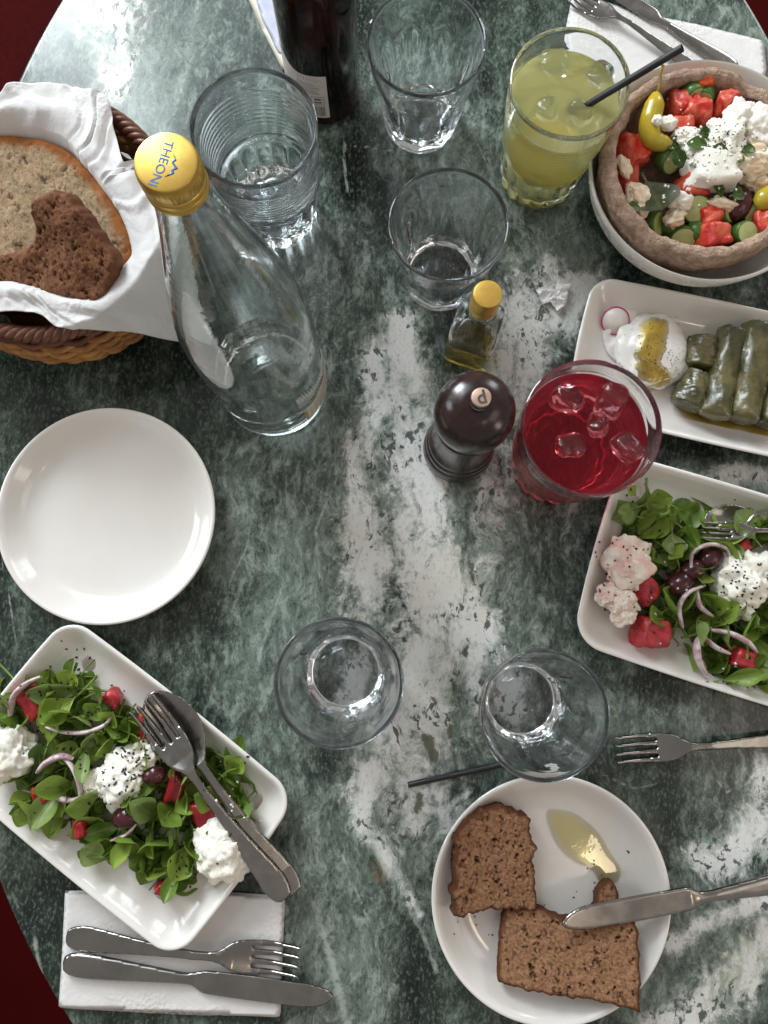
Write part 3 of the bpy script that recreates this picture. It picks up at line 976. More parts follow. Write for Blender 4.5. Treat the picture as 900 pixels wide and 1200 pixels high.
obj('label_print', mesh_of(V, F, sharp=40), M['grey_ink'], lb)
V, F = join_geo([patch(.04506, -.84, -.80, .019, .0425, 2, .00005)])
obj('label_stripe', mesh_of(V, F, sharp=40), M['gold'], lb)

# beer bottle
bb = thing('beer_bottle', 'dark brown beer bottle with a pale back label and bar code at the far edge', 'bottle', P(381, 110, 0))
out = [(0, .004), (.020, .003), (.026, .0004), (.028, 0), (.0302, .002), (.0312, .006), (.0313, .10), (.0312, .128), (.0295, .145), (.0245, .163), (.0185, .182), (.0150, .200), (.0135, .222), (.0132, .236), (.0142, .238), (.0142, .243), (.0132, .245)]
inn = [(.0098, .245), (.0100, .222), (.0118, .200), (.0155, .182), (.0215, .163), (.0265, .145), (.0284, .128), (.0285, .012), (.027, .008), (.018, .008), (0, .010)]
obj('bottle', lathe(out + inn, 72), M['amber'], bb)
obj('crown_cap', lathe([(0, .246), (.0118, .246), (.0152, .2385), (.0158, .2392), (.0135, .2478), (.011, .2500), (0, .2503)], 63, lambda t, r, z: r + (.0006 * math.cos(21 * t) if r > .0135 else 0)), M['gold'], bb)


def D(a): return math.radians(a)


lab = obj('bottle_label', mesh_of(*patch(.03138, D(-188), D(-80), .0125, .060, 36, ztop=lambda u: .062 + .010 * math.exp(-((u - .25) / .22) ** 2) + .001 * math.sin(u * 9)), sharp=40), M['label_paper'], bb)
bars = []
a = -103.0
random.seed(3)
while a < -86:
    w = random.choice([.35, .6, .9, 1.3]); bars.append(patch(.03165, D(a), D(a + w), .0150, .0268, 2, .00006)); a += w + random.choice([.5, .8, 1.0])
obj('bar_code', mesh_of(*join_geo(bars), smooth=False), M['black_ink'], lab)
ln = []
for k in range(6):
    ln.append(patch(.03165, D(-128 + 2 * (k % 2)), D(-92 - 4 * (k % 3)), .0425 + .0021 * k, .0431 + .0021 * k, 10, .00006))
for k in range(8):
    ln.append(patch(.03165, D(-124 + 5 * k), D(-123.4 + 5 * k), .0565, .0605, 1, .00006))
ln += [patch(.03165, D(-106), D(-86), .0290, .0294, 6, .00006), patch(.03165, D(-106), D(-86), .0385, .0389, 6, .00006), patch(.03165, D(-106), D(-105.3), .029, .0389, 1, .00006), patch(.03165, D(-86.7), D(-86), .029, .0389, 1, .00006),
       patch(.03165, D(-102), D(-90), .031, .033, 4, .00006), patch(.03165, D(-101), D(-91), .0345, .037, 4, .00006)]
ln += [patch(.03165, D(-140), D(-131), .030, .040, 5, .00006), patch(.03165, D(-156), D(-149), .036, .044, 5, .00006), patch(.03165, D(-165), D(-138), .047, .0475, 8, .00006), patch(.03165, D(-165), D(-138), .051, .0515, 8, .00006)]
obj('label_print', mesh_of(*join_geo(ln), smooth=False), M['grey_ink'], lab)

# cream card under the beer bottle
card_px = [(284, -30), (291, 0), (312, 45), (334, 88), (420, 40), (400, -40)]
pts = [P(x, y) for x, y in card_px]
V, F, E = slab([(p.x, p.y) for p in pts], .006, .0012, zf=lambda x, y: .0009)
cd = obj('paper_card', mesh_of(V, F), M['cream_paper'])
tag(cd, 'cream paper card with a lilac oval lying under the brown beer bottle', 'card')
ov = catmull([(300, -20), (304, 14), (316, 42), (331, 66), (352, 40), (345, -10)], 6)
pts = [P(x, y) for x, y in ov]
obj('lilac_oval', mesh_of(*slab([(p.x, p.y) for p in pts], .004, .0003, zf=lambda x, y: .0016)[:2]), M['lilac'], cd)  # thin lilac oval lying on the card

# olive oil bottle
def sq(p_of):
    def rf(t, r, z):
        p = p_of(z)
        return r / (abs(math.cos(t)) ** p + abs(math.sin(t)) ** p) ** (1 / p)
    return rf


pof = lambda z: 9 if z < .050 else (9 - 7 * min(1, (z - .050) / .016))
ob = thing('oil_bottle', 'small square glass bottle half full of green olive oil with a gold cap', 'bottle', P(551, 407, 0), math.radians(-20))
ob.scale = (1, 1, 1.1)
out = [(0, .0012), (.012, .001), (.0165, 0), (.0185, .0018), (.0190, .006), (.0190, .046), (.0186, .051), (.0165, .057), (.0125, .0625), (.0098, .066), (.0090, .070), (.0090, .076), (.0104, .0765), (.0104, .0785), (.0088, .079), (.0086, .09), (.0075, .09)]
inn = [(.0062, .09), (.0066, .070), (.0075, .066), (.0105, .061), (.0145, .055), (.0165, .050), (.0170, .045), (.0170, .008), (.0155, .0055), (.010, .005), (0, .005)]
obj('bottle', lathe(out + inn, 96, sq(pof), sharp=40), M['bottle_glass'], ob)
obj('olive_oil', lathe([(0, .0048), (.010, .0048), (.0157, .0054), (.01715, .008), (.01715, .033), (.0160, .0327), (.008, .0325), (0, .0325)], 96, sq(lambda z: 9), sharp=40), M['olive_oil'], ob)
obj('screw_cap', lathe([(0, .0895), (.0089, .0895), (.0092, .0795), (.0106, .0795), (.0107, .084), (.0103, .0845), (.0106, .085), (.0106, .0985), (.0100, .0997), (.0088, .1), (0, .1)], 96, lambda t, r, z: r + (.0001 * math.cos(36 * t) if .085 < z < .098 else 0), sharp=45), M['gold'], ob)

# ------------------------------------------------------------------ pepper mill
mb = P(536, 527, 0)
pm = thing('pepper_mill', 'dark lacquered wooden pepper mill with a round head beside the red drink', 'pepper mill', mb)
obj('mill_body', lathe([(0, 0), (.0265, 0), (.0285, .002), (.0290, .008), (.0285, .016), (.0272, .0195), (.0262, .0205), (.0272, .0222), (.0276, .026), (.0270, .030), (.0258, .0315), (.0252, .0325), (.0262, .034), (.0264, .037), (.0255, .0402),
                        (.0243, .0425), (.0228, .052), (.0222, .062), (.0222, .072), (.0228, .082), (.0236, .0865), (.0236, .0885), (.0215, .090), (0, .090)], 80, sharp=60), M['wood'], pm)
obj('mill_head', lathe([(0, .0905), (.0195, .0905), (.0215, .092), (.0232, .0945), (.0250, .1005), (.0266, .1075), (.0275, .115), (.0276, .121), (.0268, .1275), (.0250, .1335), (.0220, .1385), (.0180, .1420), (.0130, .1445), (.0085, .1455), (0, .1457)], 80), M['wood'], pm)
kb = obj('knob', lathe([(0, .1455), (.0055, .1455), (.0060, .147), (.0050, .1482), (.0052, .1500), (.0066, .1515), (.0069, .1535), (.0066, .1562), (.0060, .1568), (0, .1568)], 48, sharp=50), M['steel'], pm)
obj('badge', lathe([(0, .1568), (.0062, .1568), (.0062, .1573), (.0058, .1575), (0, .1575)], 40), M['copper'], kb)
tm = text_mesh('p', .0125, .00012, True)
o = obj('badge_letter', tm, M['black_ink'], kb, (0, 0, .1576)); o.rotation_euler.z = math.radians(193)
bb_ = [v.co for v in tm.vertices]
cx = (max(c.x for c in bb_) + min(c.x for c in bb_)) / 2; cyy = (max(c.y for c in bb_) + min(c.y for c in bb_)) / 2
for v in tm.vertices: v.co.x -= cx; v.co.y -= cyy


# ------------------------------------------------------------------ plates and bowl
def rrect(hx, hy, r, nc=10, ne=8):
    pts = []
    for cx, cy_, a0 in ((hx - r, hy - r, 0), (-hx + r, hy - r, 90), (-hx + r, -hy + r, 180), (hx - r, -hy + r, 270)):
        for i in range(nc + 1):
            a = math.radians(a0 + 90 * i / nc)
            pts.append((cx + r * math.cos(a), cy_ + r * math.sin(a)))
        # straight run is left to the next corner
    return pts


PLATE = [(.034, .0022), (.027, .0016), (.025, 0), (.0225, .0004), (.019, .004), (.0105, .0125), (.0035, .0192), (.0008, .0213), (0, .0222), (.0004, .0230), (.0016, .0233), (.0032, .0226), (.0065, .0185), (.0115, .0125), (.017, .0082), (.023, .0062), (.030, .0056)]


def rect_plate(A, B, R):
    rings = []
    for ins, z in PLATE:
        r = max(R - ins, .006)
        bow = 0.0015
        pts = rrect(A - ins, B - ins, r)
        # bow the long runs out a little: insert mid points
        q = []
        for i, p in enumerate(pts):
            q.append(p)
            n = pts[(i + 1) % len(pts)]
            L = math.hypot(n[0] - p[0], n[1] - p[1])
            if i % 11 == 10:
                for k in range(1, 8):
                    t = k / 8
                    nx, ny = (n[1] - p[1]) / L, -(n[0] - p[0]) / L
                    b = bow * 4 * t * (1 - t)
                    q.append((p[0] + (n[0] - p[0]) * t + nx * b, p[1] + (n[1] - p[1]) * t + ny * b))
        rings.append([(x, y, z) for x, y in q])
    V, F = [], []
    N = len(rings[0])
    for r in rings: V += r
    for k in range(len(rings) - 1):
        for i in range(N):
            j = (i + 1) % N
            F.append((k * N + i, k * N + j, (k + 1) * N + j, (k + 1) * N + i))
    b = len(V)
    V += [(0, 0, .0022), (0, 0, .0054)]
    last = (len(rings) - 1) * N
    # inner floor as two more rings toward the centre
    F += [(i, b, (i + 1) % N) for i in range(N)]
    F += [(last + i, last + (i + 1) % N, b + 1) for i in range(N)]
    return mesh_of(V, F, recalc=True, sharp=60)


def round_plate(R):
    pr = [(0, .0022), (R - .036, .0022)] + [(R - i, z) for i, z in PLATE] + [(R - .045, .0054), (0, .0054)]
    return lathe(pr, 128, sharp=60)


def plate_at(name, me, px, py, rot, label, group):
    p = P(px, py, .0222)
    o = obj(name, me, M['porcelain'], loc=(p.x, p.y, 0))
    o.rotation_euler.z = rot
    return tag(o, label, 'plate', group)


pl_left = plate_at('side_plate', round_plate(.0868), 124, 603, 0, 'empty round white side plate at the left edge of the table', 'round white side plates')
pl_bread = plate_at('side_plate', round_plate(.0892), 646, 1053, 0, 'round white side plate holding two slices of brown bread', 'round white side plates')


def line_plate(cx_px, cy_px, ang, A, B, R, label):
    return plate_at('rectangular_plate', rect_plate(A, B, R), cx_px, cy_px, ang, label, 'rectangular white serving plates')


pl_saladL = line_plate(141, 918, math.radians(-37.0), .1143, .0745, .023, 'rectangular white plate of leafy salad at the lower left, on the paper napkin')
pl_saladR = line_plate(875, 694, math.radians(-17.5), .1220, .0785, .026, 'rectangular white plate of leafy salad at the right below the red drink')
pl_dolma = line_plate(847, 437, math.radians(-13.0), .1190, .0590, .021, 'narrow rectangular white plate of stuffed vine leaves and yogurt')

bw = P(830, 198, .066)
bowl_loc = Vector((bw.x, bw.y, 0))
bowl = obj('salad_bowl', lathe([(0, .003), (.038, .003), (.040, 0), (.045, 0), (.047, .004), (.062, .012), (.078, .028), (.088, .046), (.0925, .062), (.0930, .066), (.0920, .0675), (.0905, .0665), (.0855, .046), (.075, .030), (.060, .016), (.040, .009), (0, .008)], 128, sharp=60), M['stoneware'], loc=bowl_loc)
tag(bowl, 'round off-white bowl holding the bread bowl of tomato salad', 'bowl')


def rusk_rf(t, r, z):
    p = Vector((r * math.cos(t), r * math.sin(t), z))
    a = noise.noise(p * 55) * .0022 + noise.noise(p * 160) * .0012 + noise.noise(p * 420) * .0006
    tear = math.exp(-((t - 1.05) / .12) ** 2) * .006 if z > .05 else 0
    return (r + a * (1 if r > .03 else .3), z + (noise.noise(p * 60 + Vector((9, 0, 0))) * .0022 + noise.noise(p * 200) * .0008) * (1 if z > .04 else .3) - tear)


rp = [(0, .010), (.045, .012), (.066, .023), (.077, .037), (.0835, .052), (.0862, .062), (.0872, .069), (.0868, .0745), (.0848, .0788), (.0815, .0802), (.0780, .0795), (.0755, .0765), (.0742, .071), (.0742, .064), (.0735, .056), (.070, .046), (.060, .036), (.040, .029), (0, .027)]
rp2 = []
for (r0, z0), (r1, z1) in zip(rp, rp[1:]):
    for k in range(3): rp2.append((r0 + (r1 - r0) * k / 3, z0 + (z1 - z0) * k / 3))
rp2.append(rp[-1])
rp2 = [(r * .918, z) for r, z in rp2]
rp2[0] = (0, .010)
rusk_c = P(828, 188, .078)
rk = obj('bread_bowl', lathe(rp2, 200, rusk_rf), M['rusk'], loc=(rusk_c.x, rusk_c.y, 0))
tag(rk, 'thick brown rusk bread shell lining the white salad bowl', 'bread bowl')


# ------------------------------------------------------------------ cutlery
def cut_out(pts):
    return pts + [(x, -y) for x, y in reversed(pts) if y > 1e-9]


def fork(name, label, p0, p1, roll=0.0, group=None, m='steel'):
    L = (Vector(p1) - Vector(p0)).length
    s = L / 0.182
    top = catmull([(0, .0001), (.0008, .0048), (.005, .0078), (.014, .0094), (.028, .0086), (.050, .0064), (.075, .0045), (.100, .0034), (.115, .0036), (.122, .0060), (.128, .0098), (.135, .0118), (.145, .0124), (.160, .0122), (.176, .0116)], 4, False)
    top = [tuple(t) for t in top]
    tines = [(.181, .0112), (.1815, .0100), (.179, .0086), (.1455, .0078), (.1440, .0066), (.1455, .0056), (.179, .0052), (.1818, .0042), (.1818, .0030), (.179, .0018), (.1455, .0011), (.1440, .0001)]
    half = top + tines
    outl = [(x * s, y * s) for x, y in half] + [(x * s, -y * s) for x, y in reversed(half)]

    def zf(x, y):
        u = x / s
        z = np.interp(u, [0, .02, .06, .10, .118, .130, .145, .160, .175, .182], [.0028, .0030, .0075, .0115, .0105, .0060, .0026, .0022, .0050, .0078])
        return (z + (.0012 * (y / s / .012) ** 2 if .122 < u < .15 else 0)) * s
    V, F, E = slab(outl, .0011 * s, .0026 * s, zf, edge=.0014 * s)
    root = thing(name, label, 'fork', (0, 0, 0), 0, group)

    def cls(c):
        u, v = c[0] / s, c[1] / s
        if u < .112: return ('handle', 0)
        if u < .1452: return ('head', 0)
        return ('tine', int((v + .0125) / .00625))
    split_parts(root, V, F, E, cls, M[m])
    place_line(root, p0, p1, roll)
    return root


def knife(name, label, p0, p1, roll=0.0, group=None):
    L = (Vector(p1) - Vector(p0)).length
    s = L / 0.212
    up = catmull([(0, .0001), (.0010, .0052), (.006, .0082), (.016, .0094), (.035, .0086), (.060, .0068), (.085, .0050), (.096, .0044), (.104, .0056), (.110, .0072), (.118, .0078), (.150, .0080), (.180, .0076), (.198, .0064), (.208, .0040), (.212, .0006)], 4, False)
    dn = catmull([(.212, -.0014), (.207, -.0058), (.198, -.0092), (.185, -.0104), (.160, -.0104), (.125, -.0100), (.112, -.0094), (.1065, -.0070), (.102, -.0048), (.096, -.0044), (.085, -.0050), (.060, -.0068), (.035, -.0086), (.016, -.0094), (.006, -.0082), (.0010, -.0052)], 4, False)
    outl = [(p[0] * s, p[1] * s) for p in list(up) + list(dn)]
    B = lambda x: np.interp(x / s, [0, .09, .104, .112], [1, 1, .6, .28])

    def zf(x, y): return (.0038 - .0002 * (x / s > .11)) * s
    V, F, E = slab(outl, .0012 * s, .0052 * s, zf, edge=.0052 * s)
    for v in V:
        v[2] = zf(v[0], v[1]) + (v[2] - zf(v[0], v[1])) * B(v[0])
    for v, e in zip(V, E):  # the blade is flat with a narrow ground edge
        k = float(np.interp(v[0] / s, [.104, .112], [0, 1]))
        if k > 0:
            z0 = zf(v[0], v[1]); sg = 1 if v[2] >= z0 else -1
            flat_ = .0026 * s * .42 * math.sqrt(max(0, 1 - (1 - min(1, e / (.0016 * s))) ** 2)) * sg
            v[2] = z0 + (v[2] - z0) * (1 - k) + flat_ * k
    root = thing(name, label, 'knife', (0, 0, 0), 0, group)
    split_parts(root, V, F, E, lambda c: ('handle', 0) if c[0] / s < .104 else ('blade', 0), M['steel'])
    place_line(root, p0, p1, roll)
    return root


def spoon(name, label, p0, p1, roll=0.0, group=None, flip=False):
    L = (Vector(p1) - Vector(p0)).length
    s = L / 0.195
    half = catmull([(0, .0001), (.0008, .0050), (.005, .0082), (.014, .0098), (.030, .0090), (.055, .0064), (.085, .0044), (.112, .0036), (.124, .0042), (.132, .0090), (.142, .0155), (.155, .0198), (.168, .0200), (.180, .0165), (.190, .0095), (.1945, .0030), (.195, .0001)], 4, False)
    outl = [(p[0] * s, p[1] * s) for p in half] + [(p[0] * s, -p[1] * s) for p in reversed(half[1:-1])]

    def zf(x, y):
        u = x / s
        z = np.interp(u, [0, .02, .06, .10, .122, .135, .16, .185, .195], [.003, .003, .0075, .0115, .0100, .0085, .0080, .0080, .0082])
        if u > .124:
            q = ((u - .161) / .0345) ** 2 + (y / s / .0203) ** 2
            z -= .0078 * max(0, 1 - q)
        return z * s
    V, F, E = slab(outl, .0012 * s, .0024 * s, zf, edge=.0013 * s)
    root = thing(name, label, 'spoon', (0, 0, 0), 0, group)
    split_parts(root, V, F, E, lambda c: ('handle', 0) if c[0] / s < .124 else ('spoon_bowl', 0), M['steel'])
    place_line(root, p0, p1, roll)
    return root


# paper napkins
def napkin(name, px, label, z0, thick, layers, seed=0, hem=None):
    root = thing(name, label, 'napkin', (0, 0, 0), 0, 'white paper napkins under cutlery')
    for k in range(layers):
        q = []
        for i, (x, y) in enumerate(px):
            p = P(x + random.uniform(-1, 1) * k, y + random.uniform(-1, 1) * k)
            q.append((p.x, p.y))
        q2 = resample(q, .003)

        def zf(x, y):
            return z0 + k * thick + .0011 * noise.noise((x * 25 + seed + k * 5, y * 25, k)) * (k + 1) / layers + .0003 * noise.noise((x * 120, y * 120, seed + k))
        V, F, E = slab([tuple(p) for p in q2], .0035, .0005, zf, edge=.0008)
        obj('paper_layer', mesh_of(V, F, {'edge': E}, recalc=True), M['paper_flat'], root)
    return root


random.seed(5)
napkin('paper_napkin', [(79, 1043), (206, 1040), (334, 1049), (331, 1120), (328, 1190), (200, 1186), (72, 1180), (76, 1110)], 'white folded paper napkin under the fork and knife at the lower left', .0012, .0011, 3)
napkin('paper_napkin', [(672, -8), (745, 16), (820, 31), (893, 51), (897, 86), (880, 150), (770, 132), (668, 108), (660, 50)], 'white folded paper napkin under the cutlery behind the salad bowl', .0012, .0011, 3, 3)

fork('table_fork', 'steel fork lying on the lower left napkin with its handle under the salad plate', P(79, 1096, .003), P(354, 1124, .0035), 0, 'steel cutlery')
knife('table_knife', 'steel knife lying along the front of the lower left napkin', P(76, 1126, .004), P(391, 1165, .0045), 0, 'steel cutlery')
fork('table_fork', 'steel fork lying bare on the marble right of the empty faceted tumbler', P(962, 863, .0005), P(718, 878, .0008), 0, 'steel cutlery')
knife('table_knife', 'steel knife laid across the bread plate with its tip on the brown slice', P(965, 1022, .0175), P(657, 1081, .0320), 0, 'steel cutlery')
fork('table_fork', 'steel fork on the far right napkin with tines beside the lemonade', P(826, 92, .0035), P(662, -8, .0035), 0, 'steel cutlery')
knife('table_knife', 'steel knife on the far right napkin behind the salad bowl', P(862, 84, .0035), P(676, -34, .0035), 0, 'steel cutlery')
spoon('serving_spoon', 'steel serving spoon under the fork, resting over the rim of the lower left plate', P(347, 1045, .0205), P(177, 812, .0270), 0.15, 'steel cutlery')
fork('serving_fork', 'steel serving fork nested on the spoon across the lower left salad', P(335, 1052, .0235), P(167, 822, .0335), 0.1, 'steel cutlery')


# ------------------------------------------------------------------ bread
PIT = {}


def bread(name, px, z0, thick, s, m, label, pit_scale, pit_depth, group, rag=.0006, lump=0.0015, ztop=None, seed=0.0, smooth=5, loc_px=None, pit_cut=.26):
    z = z0 + thick
    q = [P(x, y, z) for x, y in px]
    c = sum(q, Vector()) / len(q)
    o2 = [(p.x - c.x, p.y - c.y) for p in q]
    o2 = [tuple(p) for p in catmull(o2, smooth)]
    pits = {}

    def top(x, y, d):
        v = Vector((x * pit_scale + seed, y * pit_scale * .8, seed))
        v = v + Vector((noise.noise(v * 1.7), noise.noise(v * 1.7 + Vector((5, 5, 5))), 0)) * .8
        dd, _ = noise.voronoi(v)
        k = noise.noise(Vector((x * pit_scale * .6, y * pit_scale * .6, seed + 7)))
        t = pit_cut + .22 * k
        h = max(0.0, 1 - dd[0] / max(t, .05)) if t > .05 else 0.0
        f = noise.noise(Vector((x * pit_scale * 3.1, y * pit_scale * 3.1, seed + 2)))
        h2 = max(0, f - .15)
        pits[(round(x, 6), round(y, 6))] = min(1, h * 2.2 + h2 * .8)
        r = -pit_depth * 1.25 * min(1, h * 2.2) - pit_depth * .9 * h2
        r += lump * noise.noise(Vector((x * 60, y * 60, seed))) + .0006 * noise.noise(Vector((x * 240, y * 240, seed)))
        if ztop: r += ztop(x, y)
        return r
    V, F, E = slab(o2, s, thick, None, edge=.0025, top=top, wall=True, rag=rag, seed=seed)
    pit = [pits.get((round(v[0], 6), round(v[1], 6)), 0) if e > 0 else 0 for v, e in zip(V, E)]
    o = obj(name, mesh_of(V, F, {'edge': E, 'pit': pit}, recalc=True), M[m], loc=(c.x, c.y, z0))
    return tag(o, label, 'bread', group)


bread('bread_slice', [(528, 977), (533, 971), (549, 954), (580, 942), (601, 951), (620, 960), (621, 985), (627, 992), (623, 1020), (628, 1063), (613, 1066), (566, 1066), (534, 1073), (528, 1055), (531, 1005)], .0075, .0155, .0011, 'brown_bread',
      'torn piece of brown bread at the upper left of the bread plate', 250, .0026, 'slices of brown bread on the plate', rag=.0026, seed=1.3)
bread('bread_slice', [(596, 1067), (632, 1069), (660, 1078), (690, 1076), (699, 1062), (702, 1048), (713, 1034), (724, 1042), (729, 1062), (744, 1078), (748, 1108), (747, 1172), (741, 1176), (716, 1172), (686, 1167), (656, 1167), (596, 1158), (585, 1149), (588, 1108)], .0075, .0150, .0011, 'brown_bread',
      'bigger slice of brown bread under the knife tip on the plate', 250, .0026, 'slices of brown bread on the plate', rag=.0013, seed=5.1)

_br = [o for o in COL.objects if o.name.startswith('bread_slice')]
_br[0].rotation_euler = (0, .11, 0); _br[0].location.z += .0035      # leans on the left rim
_br[1].rotation_euler = (-.14, -.13, 0); _br[1].location.z += .0055   # its near corner rides over the rim

# bread in the basket
bread('bread_slice', [(-120, 240), (-80, 178), (-20, 158), (38, 160), (72, 172), (104, 200), (132, 236), (155, 286), (148, 316), (110, 345), (30, 352), (-60, 340), (-115, 300)], .050, .032, .0019, 'white_bread',
      'big pale sourdough slice with orange crust lying in the basket', 150, .0016, 'bread in the wicker basket', rag=.0006, lump=.002, seed=9.2, pit_cut=.20)
bread('bread_slice', [(-40, 292), (2, 288), (26, 284), (43, 276), (50, 262), (53, 240), (68, 231), (92, 232), (108, 244), (122, 268), (138, 296), (134, 314), (110, 342), (60, 334), (20, 330), (-40, 330)], .084, .014, .0013, 'dark_bread',
      'torn chunk of dark brown bread lying on the pale slice in the basket', 260, .0020, 'bread in the wicker basket', rag=.0020, lump=.0028, seed=14.7, pit_cut=.3,
      ztop=lambda x, y: .004 * math.sin(x * 40 + 1))
CH = [o for o in COL.objects if o.name.startswith('bread_slice')][-1]
CH.rotation_euler = (.42, -.12, 0); CH.location.z += .004; CH.scale = (1, 1.06, 1)

# ------------------------------------------------------------------ basket
BK = P(48, 250, .08)
bk = thing('bread_basket', 'round brown wicker basket of bread lined with a white paper napkin', 'basket', (BK.x, BK.y, 0))
NST = 34


def bask_r(z):
    return float(np.interp(z, [0, .012, .03, .05, .065, .075], [.074, .088, .0965, .0985, .0965, .094]))


for k in range(13):
    z = .004 + k * .0054
    n = NST * 6
    pth = []
    for i in range(n):
        t = 2 * PI * i / n
        r = bask_r(z) + .0026 * math.cos(NST / 2 * t + k * PI) + .0006 * noise.noise((math.cos(t) * 6, math.sin(t) * 6, k * 1.7))
        pth.append((r * math.cos(t), r * math.sin(t), z + .0011 * noise.noise((math.cos(t) * 5 + k * 3, math.sin(t) * 5, 2.2))))
    pth.append(pth[0])
    V, F = tube(pth, .0029 + .0004 * random.random(), 8, caps=False)
    obj('weave_strand', mesh_of(V, F), M['wicker'] if k < 11 else M['dark_wicker'], bk)
for k in range(NST):
    t = 2 * PI * (k + .5) / NST
    V, F = tube([((bask_r(z) - .0005) * math.cos(t), (bask_r(z) - .0005) * math.sin(t), z) for z in np.linspace(0.002, .074, 9)], .0017, 7)
    obj('stake', mesh_of(V, F), M['wicker'], bk)
for k in range(4):
    pth = []
    n = 360
    for i in range(n + 1):
        t = 2 * PI * i / n
        a = 22 * t + k * PI / 2
        r = .0945 + .0036 * math.cos(a); z = .0775 + .0036 * math.sin(a)
        pth.append((r * math.cos(t), r * math.sin(t), z))
    V, F = tube(pth, .0031, 8, caps=False)
    obj('rim_strand', mesh_of(V, F), M['dark_wicker'], bk)
obj('base_disc', lathe([(0, .0015), (.074, .0015), (.076, .003), (.074, .005), (0, .005)], 48), M['wicker'], bk)


def basket_napkin():
    # crest (highest line) and hem given in the picture, inner part dives under the bread
    ang_inner = [(-60, 140), (0, 148), (40, 150), (75, 162), (102, 192), (124, 222), (140, 246), (152, 276), (154, 300), (132, 322), (108, 346), (60, 340), (0, 328), (-60, 335), (-115, 300), (-130, 240), (-110, 180)]
    hem = [(-70, 108), (-2, 126), (30, 108), (100, 106), (131, 124), (140, 165), (156, 208), (182, 196), (205, 262), (212, 330), (209, 374), (140, 384), (80, 391), (52, 374), (0, 371), (-60, 378), (-150, 330), (-170, 240), (-130, 150)]

    def param(poly, zz):
        q = [P(x, y, zz) for x, y in poly]
        q = [(p.x - BK.x, p.y - BK.y) for p in q]
        q = np.array([p for p in catmull(q, 8)])
        a = np.arctan2(q[:, 1], q[:, 0]); r = np.hypot(q[:, 0], q[:, 1])
        o = np.argsort(a)
        return a[o], r[o]
    ai, ri = param(ang_inner, .086)
    ah, rh = param(hem, .082)
    N = 480
    V, F = [], []
    rc = random.Random(12)
    sets = []
    for cnt, am0 in ((17, 1.7), (43, .8)):
        an = sorted(rc.uniform(-PI, PI) for _ in range(cnt))
        h = [[(1 if k % 2 else -1) * rc.uniform(.2, 1.0) * am0 for k in range(cnt)] for _ in range(4)]
        sets.append((an, h))

    def crease(t, u):
        tot = 0
        for an, h in sets:
            x = min(2.999, u * 3); j = int(x); f = x - j
            tt = t + .12 * math.sin(u * 5)
            a0 = np.interp(tt, an, h[j], period=2 * PI); a1 = np.interp(tt, an, h[j + 1], period=2 * PI)
            tot += a0 * (1 - f) + a1 * f
        return tot
    rows = [('deep', .80), ('deep', .90)] + [('m', u) for u in np.linspace(0, 1, 30)]
    th = np.linspace(-PI, PI, N, endpoint=False)
    RI = np.interp(th, ai, ri, period=2 * PI); RH = np.interp(th, ah, rh, period=2 * PI)
    for kind, u in rows:
        for i, t in enumerate(th):
            if kind == 'deep':
                r = RI[i] * u; z = .086 - .035 * (1 - u) / .2
                amp = .001
            else:
                r = RI[i] + (RH[i] - RI[i]) * u
                over = max(0, r - .0985)
                z = .086 + .0085 * math.sin(min(1, u * 1.6) * PI * .75) - 3.2 * max(0, r - .099) ** 1.0 * (0.42)
                amp = .0030 * (0.35 + u * .65)
            c, s_ = math.cos(t), math.sin(t)
            w = amp * (crease(t, u if kind == 'm' else 0.0) + .35 * noise.noise((r * c * 60, r * s_ * 60, 3)) + .5 * (.3 - abs(noise.noise((r * c * 70, r * s_ * 95, 7)))))
            V.append((r * c, r * s_, z + w))
    R = len(rows)
    for k in range(R - 1):
        for i in range(N):
            j = (i + 1) % N
            F.append((k * N + i, (k + 1) * N + i, (k + 1) * N + j, k * N + j))
    # a second sheet a hair below gives the paper its thickness
    nV = len(V)
    V2 = [(x, y, z - .0006) for x, y, z in V]
    F2 = [tuple(nV + i for i in reversed(f)) for f in F]
    rim = []
    for i in range(N):
        j = (i + 1) % N
        a = (R - 1) * N
        rim.append((a + i, nV + a + i, nV + a + j, a + j))
    me = mesh_of(V + V2, F + F2 + rim)
    o = obj('lining_napkin', me, None, loc=(BK.x, BK.y, 0))
    me.materials.append(M['embossed'])
    tag(o, 'white embossed paper napkin crumpled over the rim of the bread basket', 'napkin')


basket_napkin()


# ------------------------------------------------------------------ food helpers
def blob(r, sub=4, rough=.25, fine=.08, seed=0.0, squash=(1, 1, .7), freq=1.6, crumb=0.0, flat=None):
    bm = bmesh.new()
    bmesh.ops.create_icosphere(bm, subdivisions=sub, radius=1)
    sv = Vector((seed * 7.3, seed * 1.9, seed * 3.7))
    for v in bm.verts:
        p = v.co.copy()
        d = 1 + rough * noise.noise(p * freq + sv) + rough * .5 * noise.noise(p * freq * 2.3 + sv) + fine * noise.noise(p * 7 + sv)
        if crumb:
            dd, _ = noise.voronoi(p * 1.9 + sv)
            d += crumb * (.55 - dd[0]) * 1.2 + crumb * .35 * (.4 - noise.voronoi(p * 5.0 + sv * 2)[0][0]) + .05 * noise.noise(p * 13 + sv)
        c = p * d * r
        v.co = Vector((c.x * squash[0], c.y * squash[1], c.z * squash[2]))
        if flat is not None and v.co.z < -flat * r: v.co.z = -flat * r
    me = bpy.data.meshes.new('blob'); bm.to_mesh(me); bm.free()
    me.polygons.foreach_set('use_smooth', [True] * len(me.polygons))
    return me


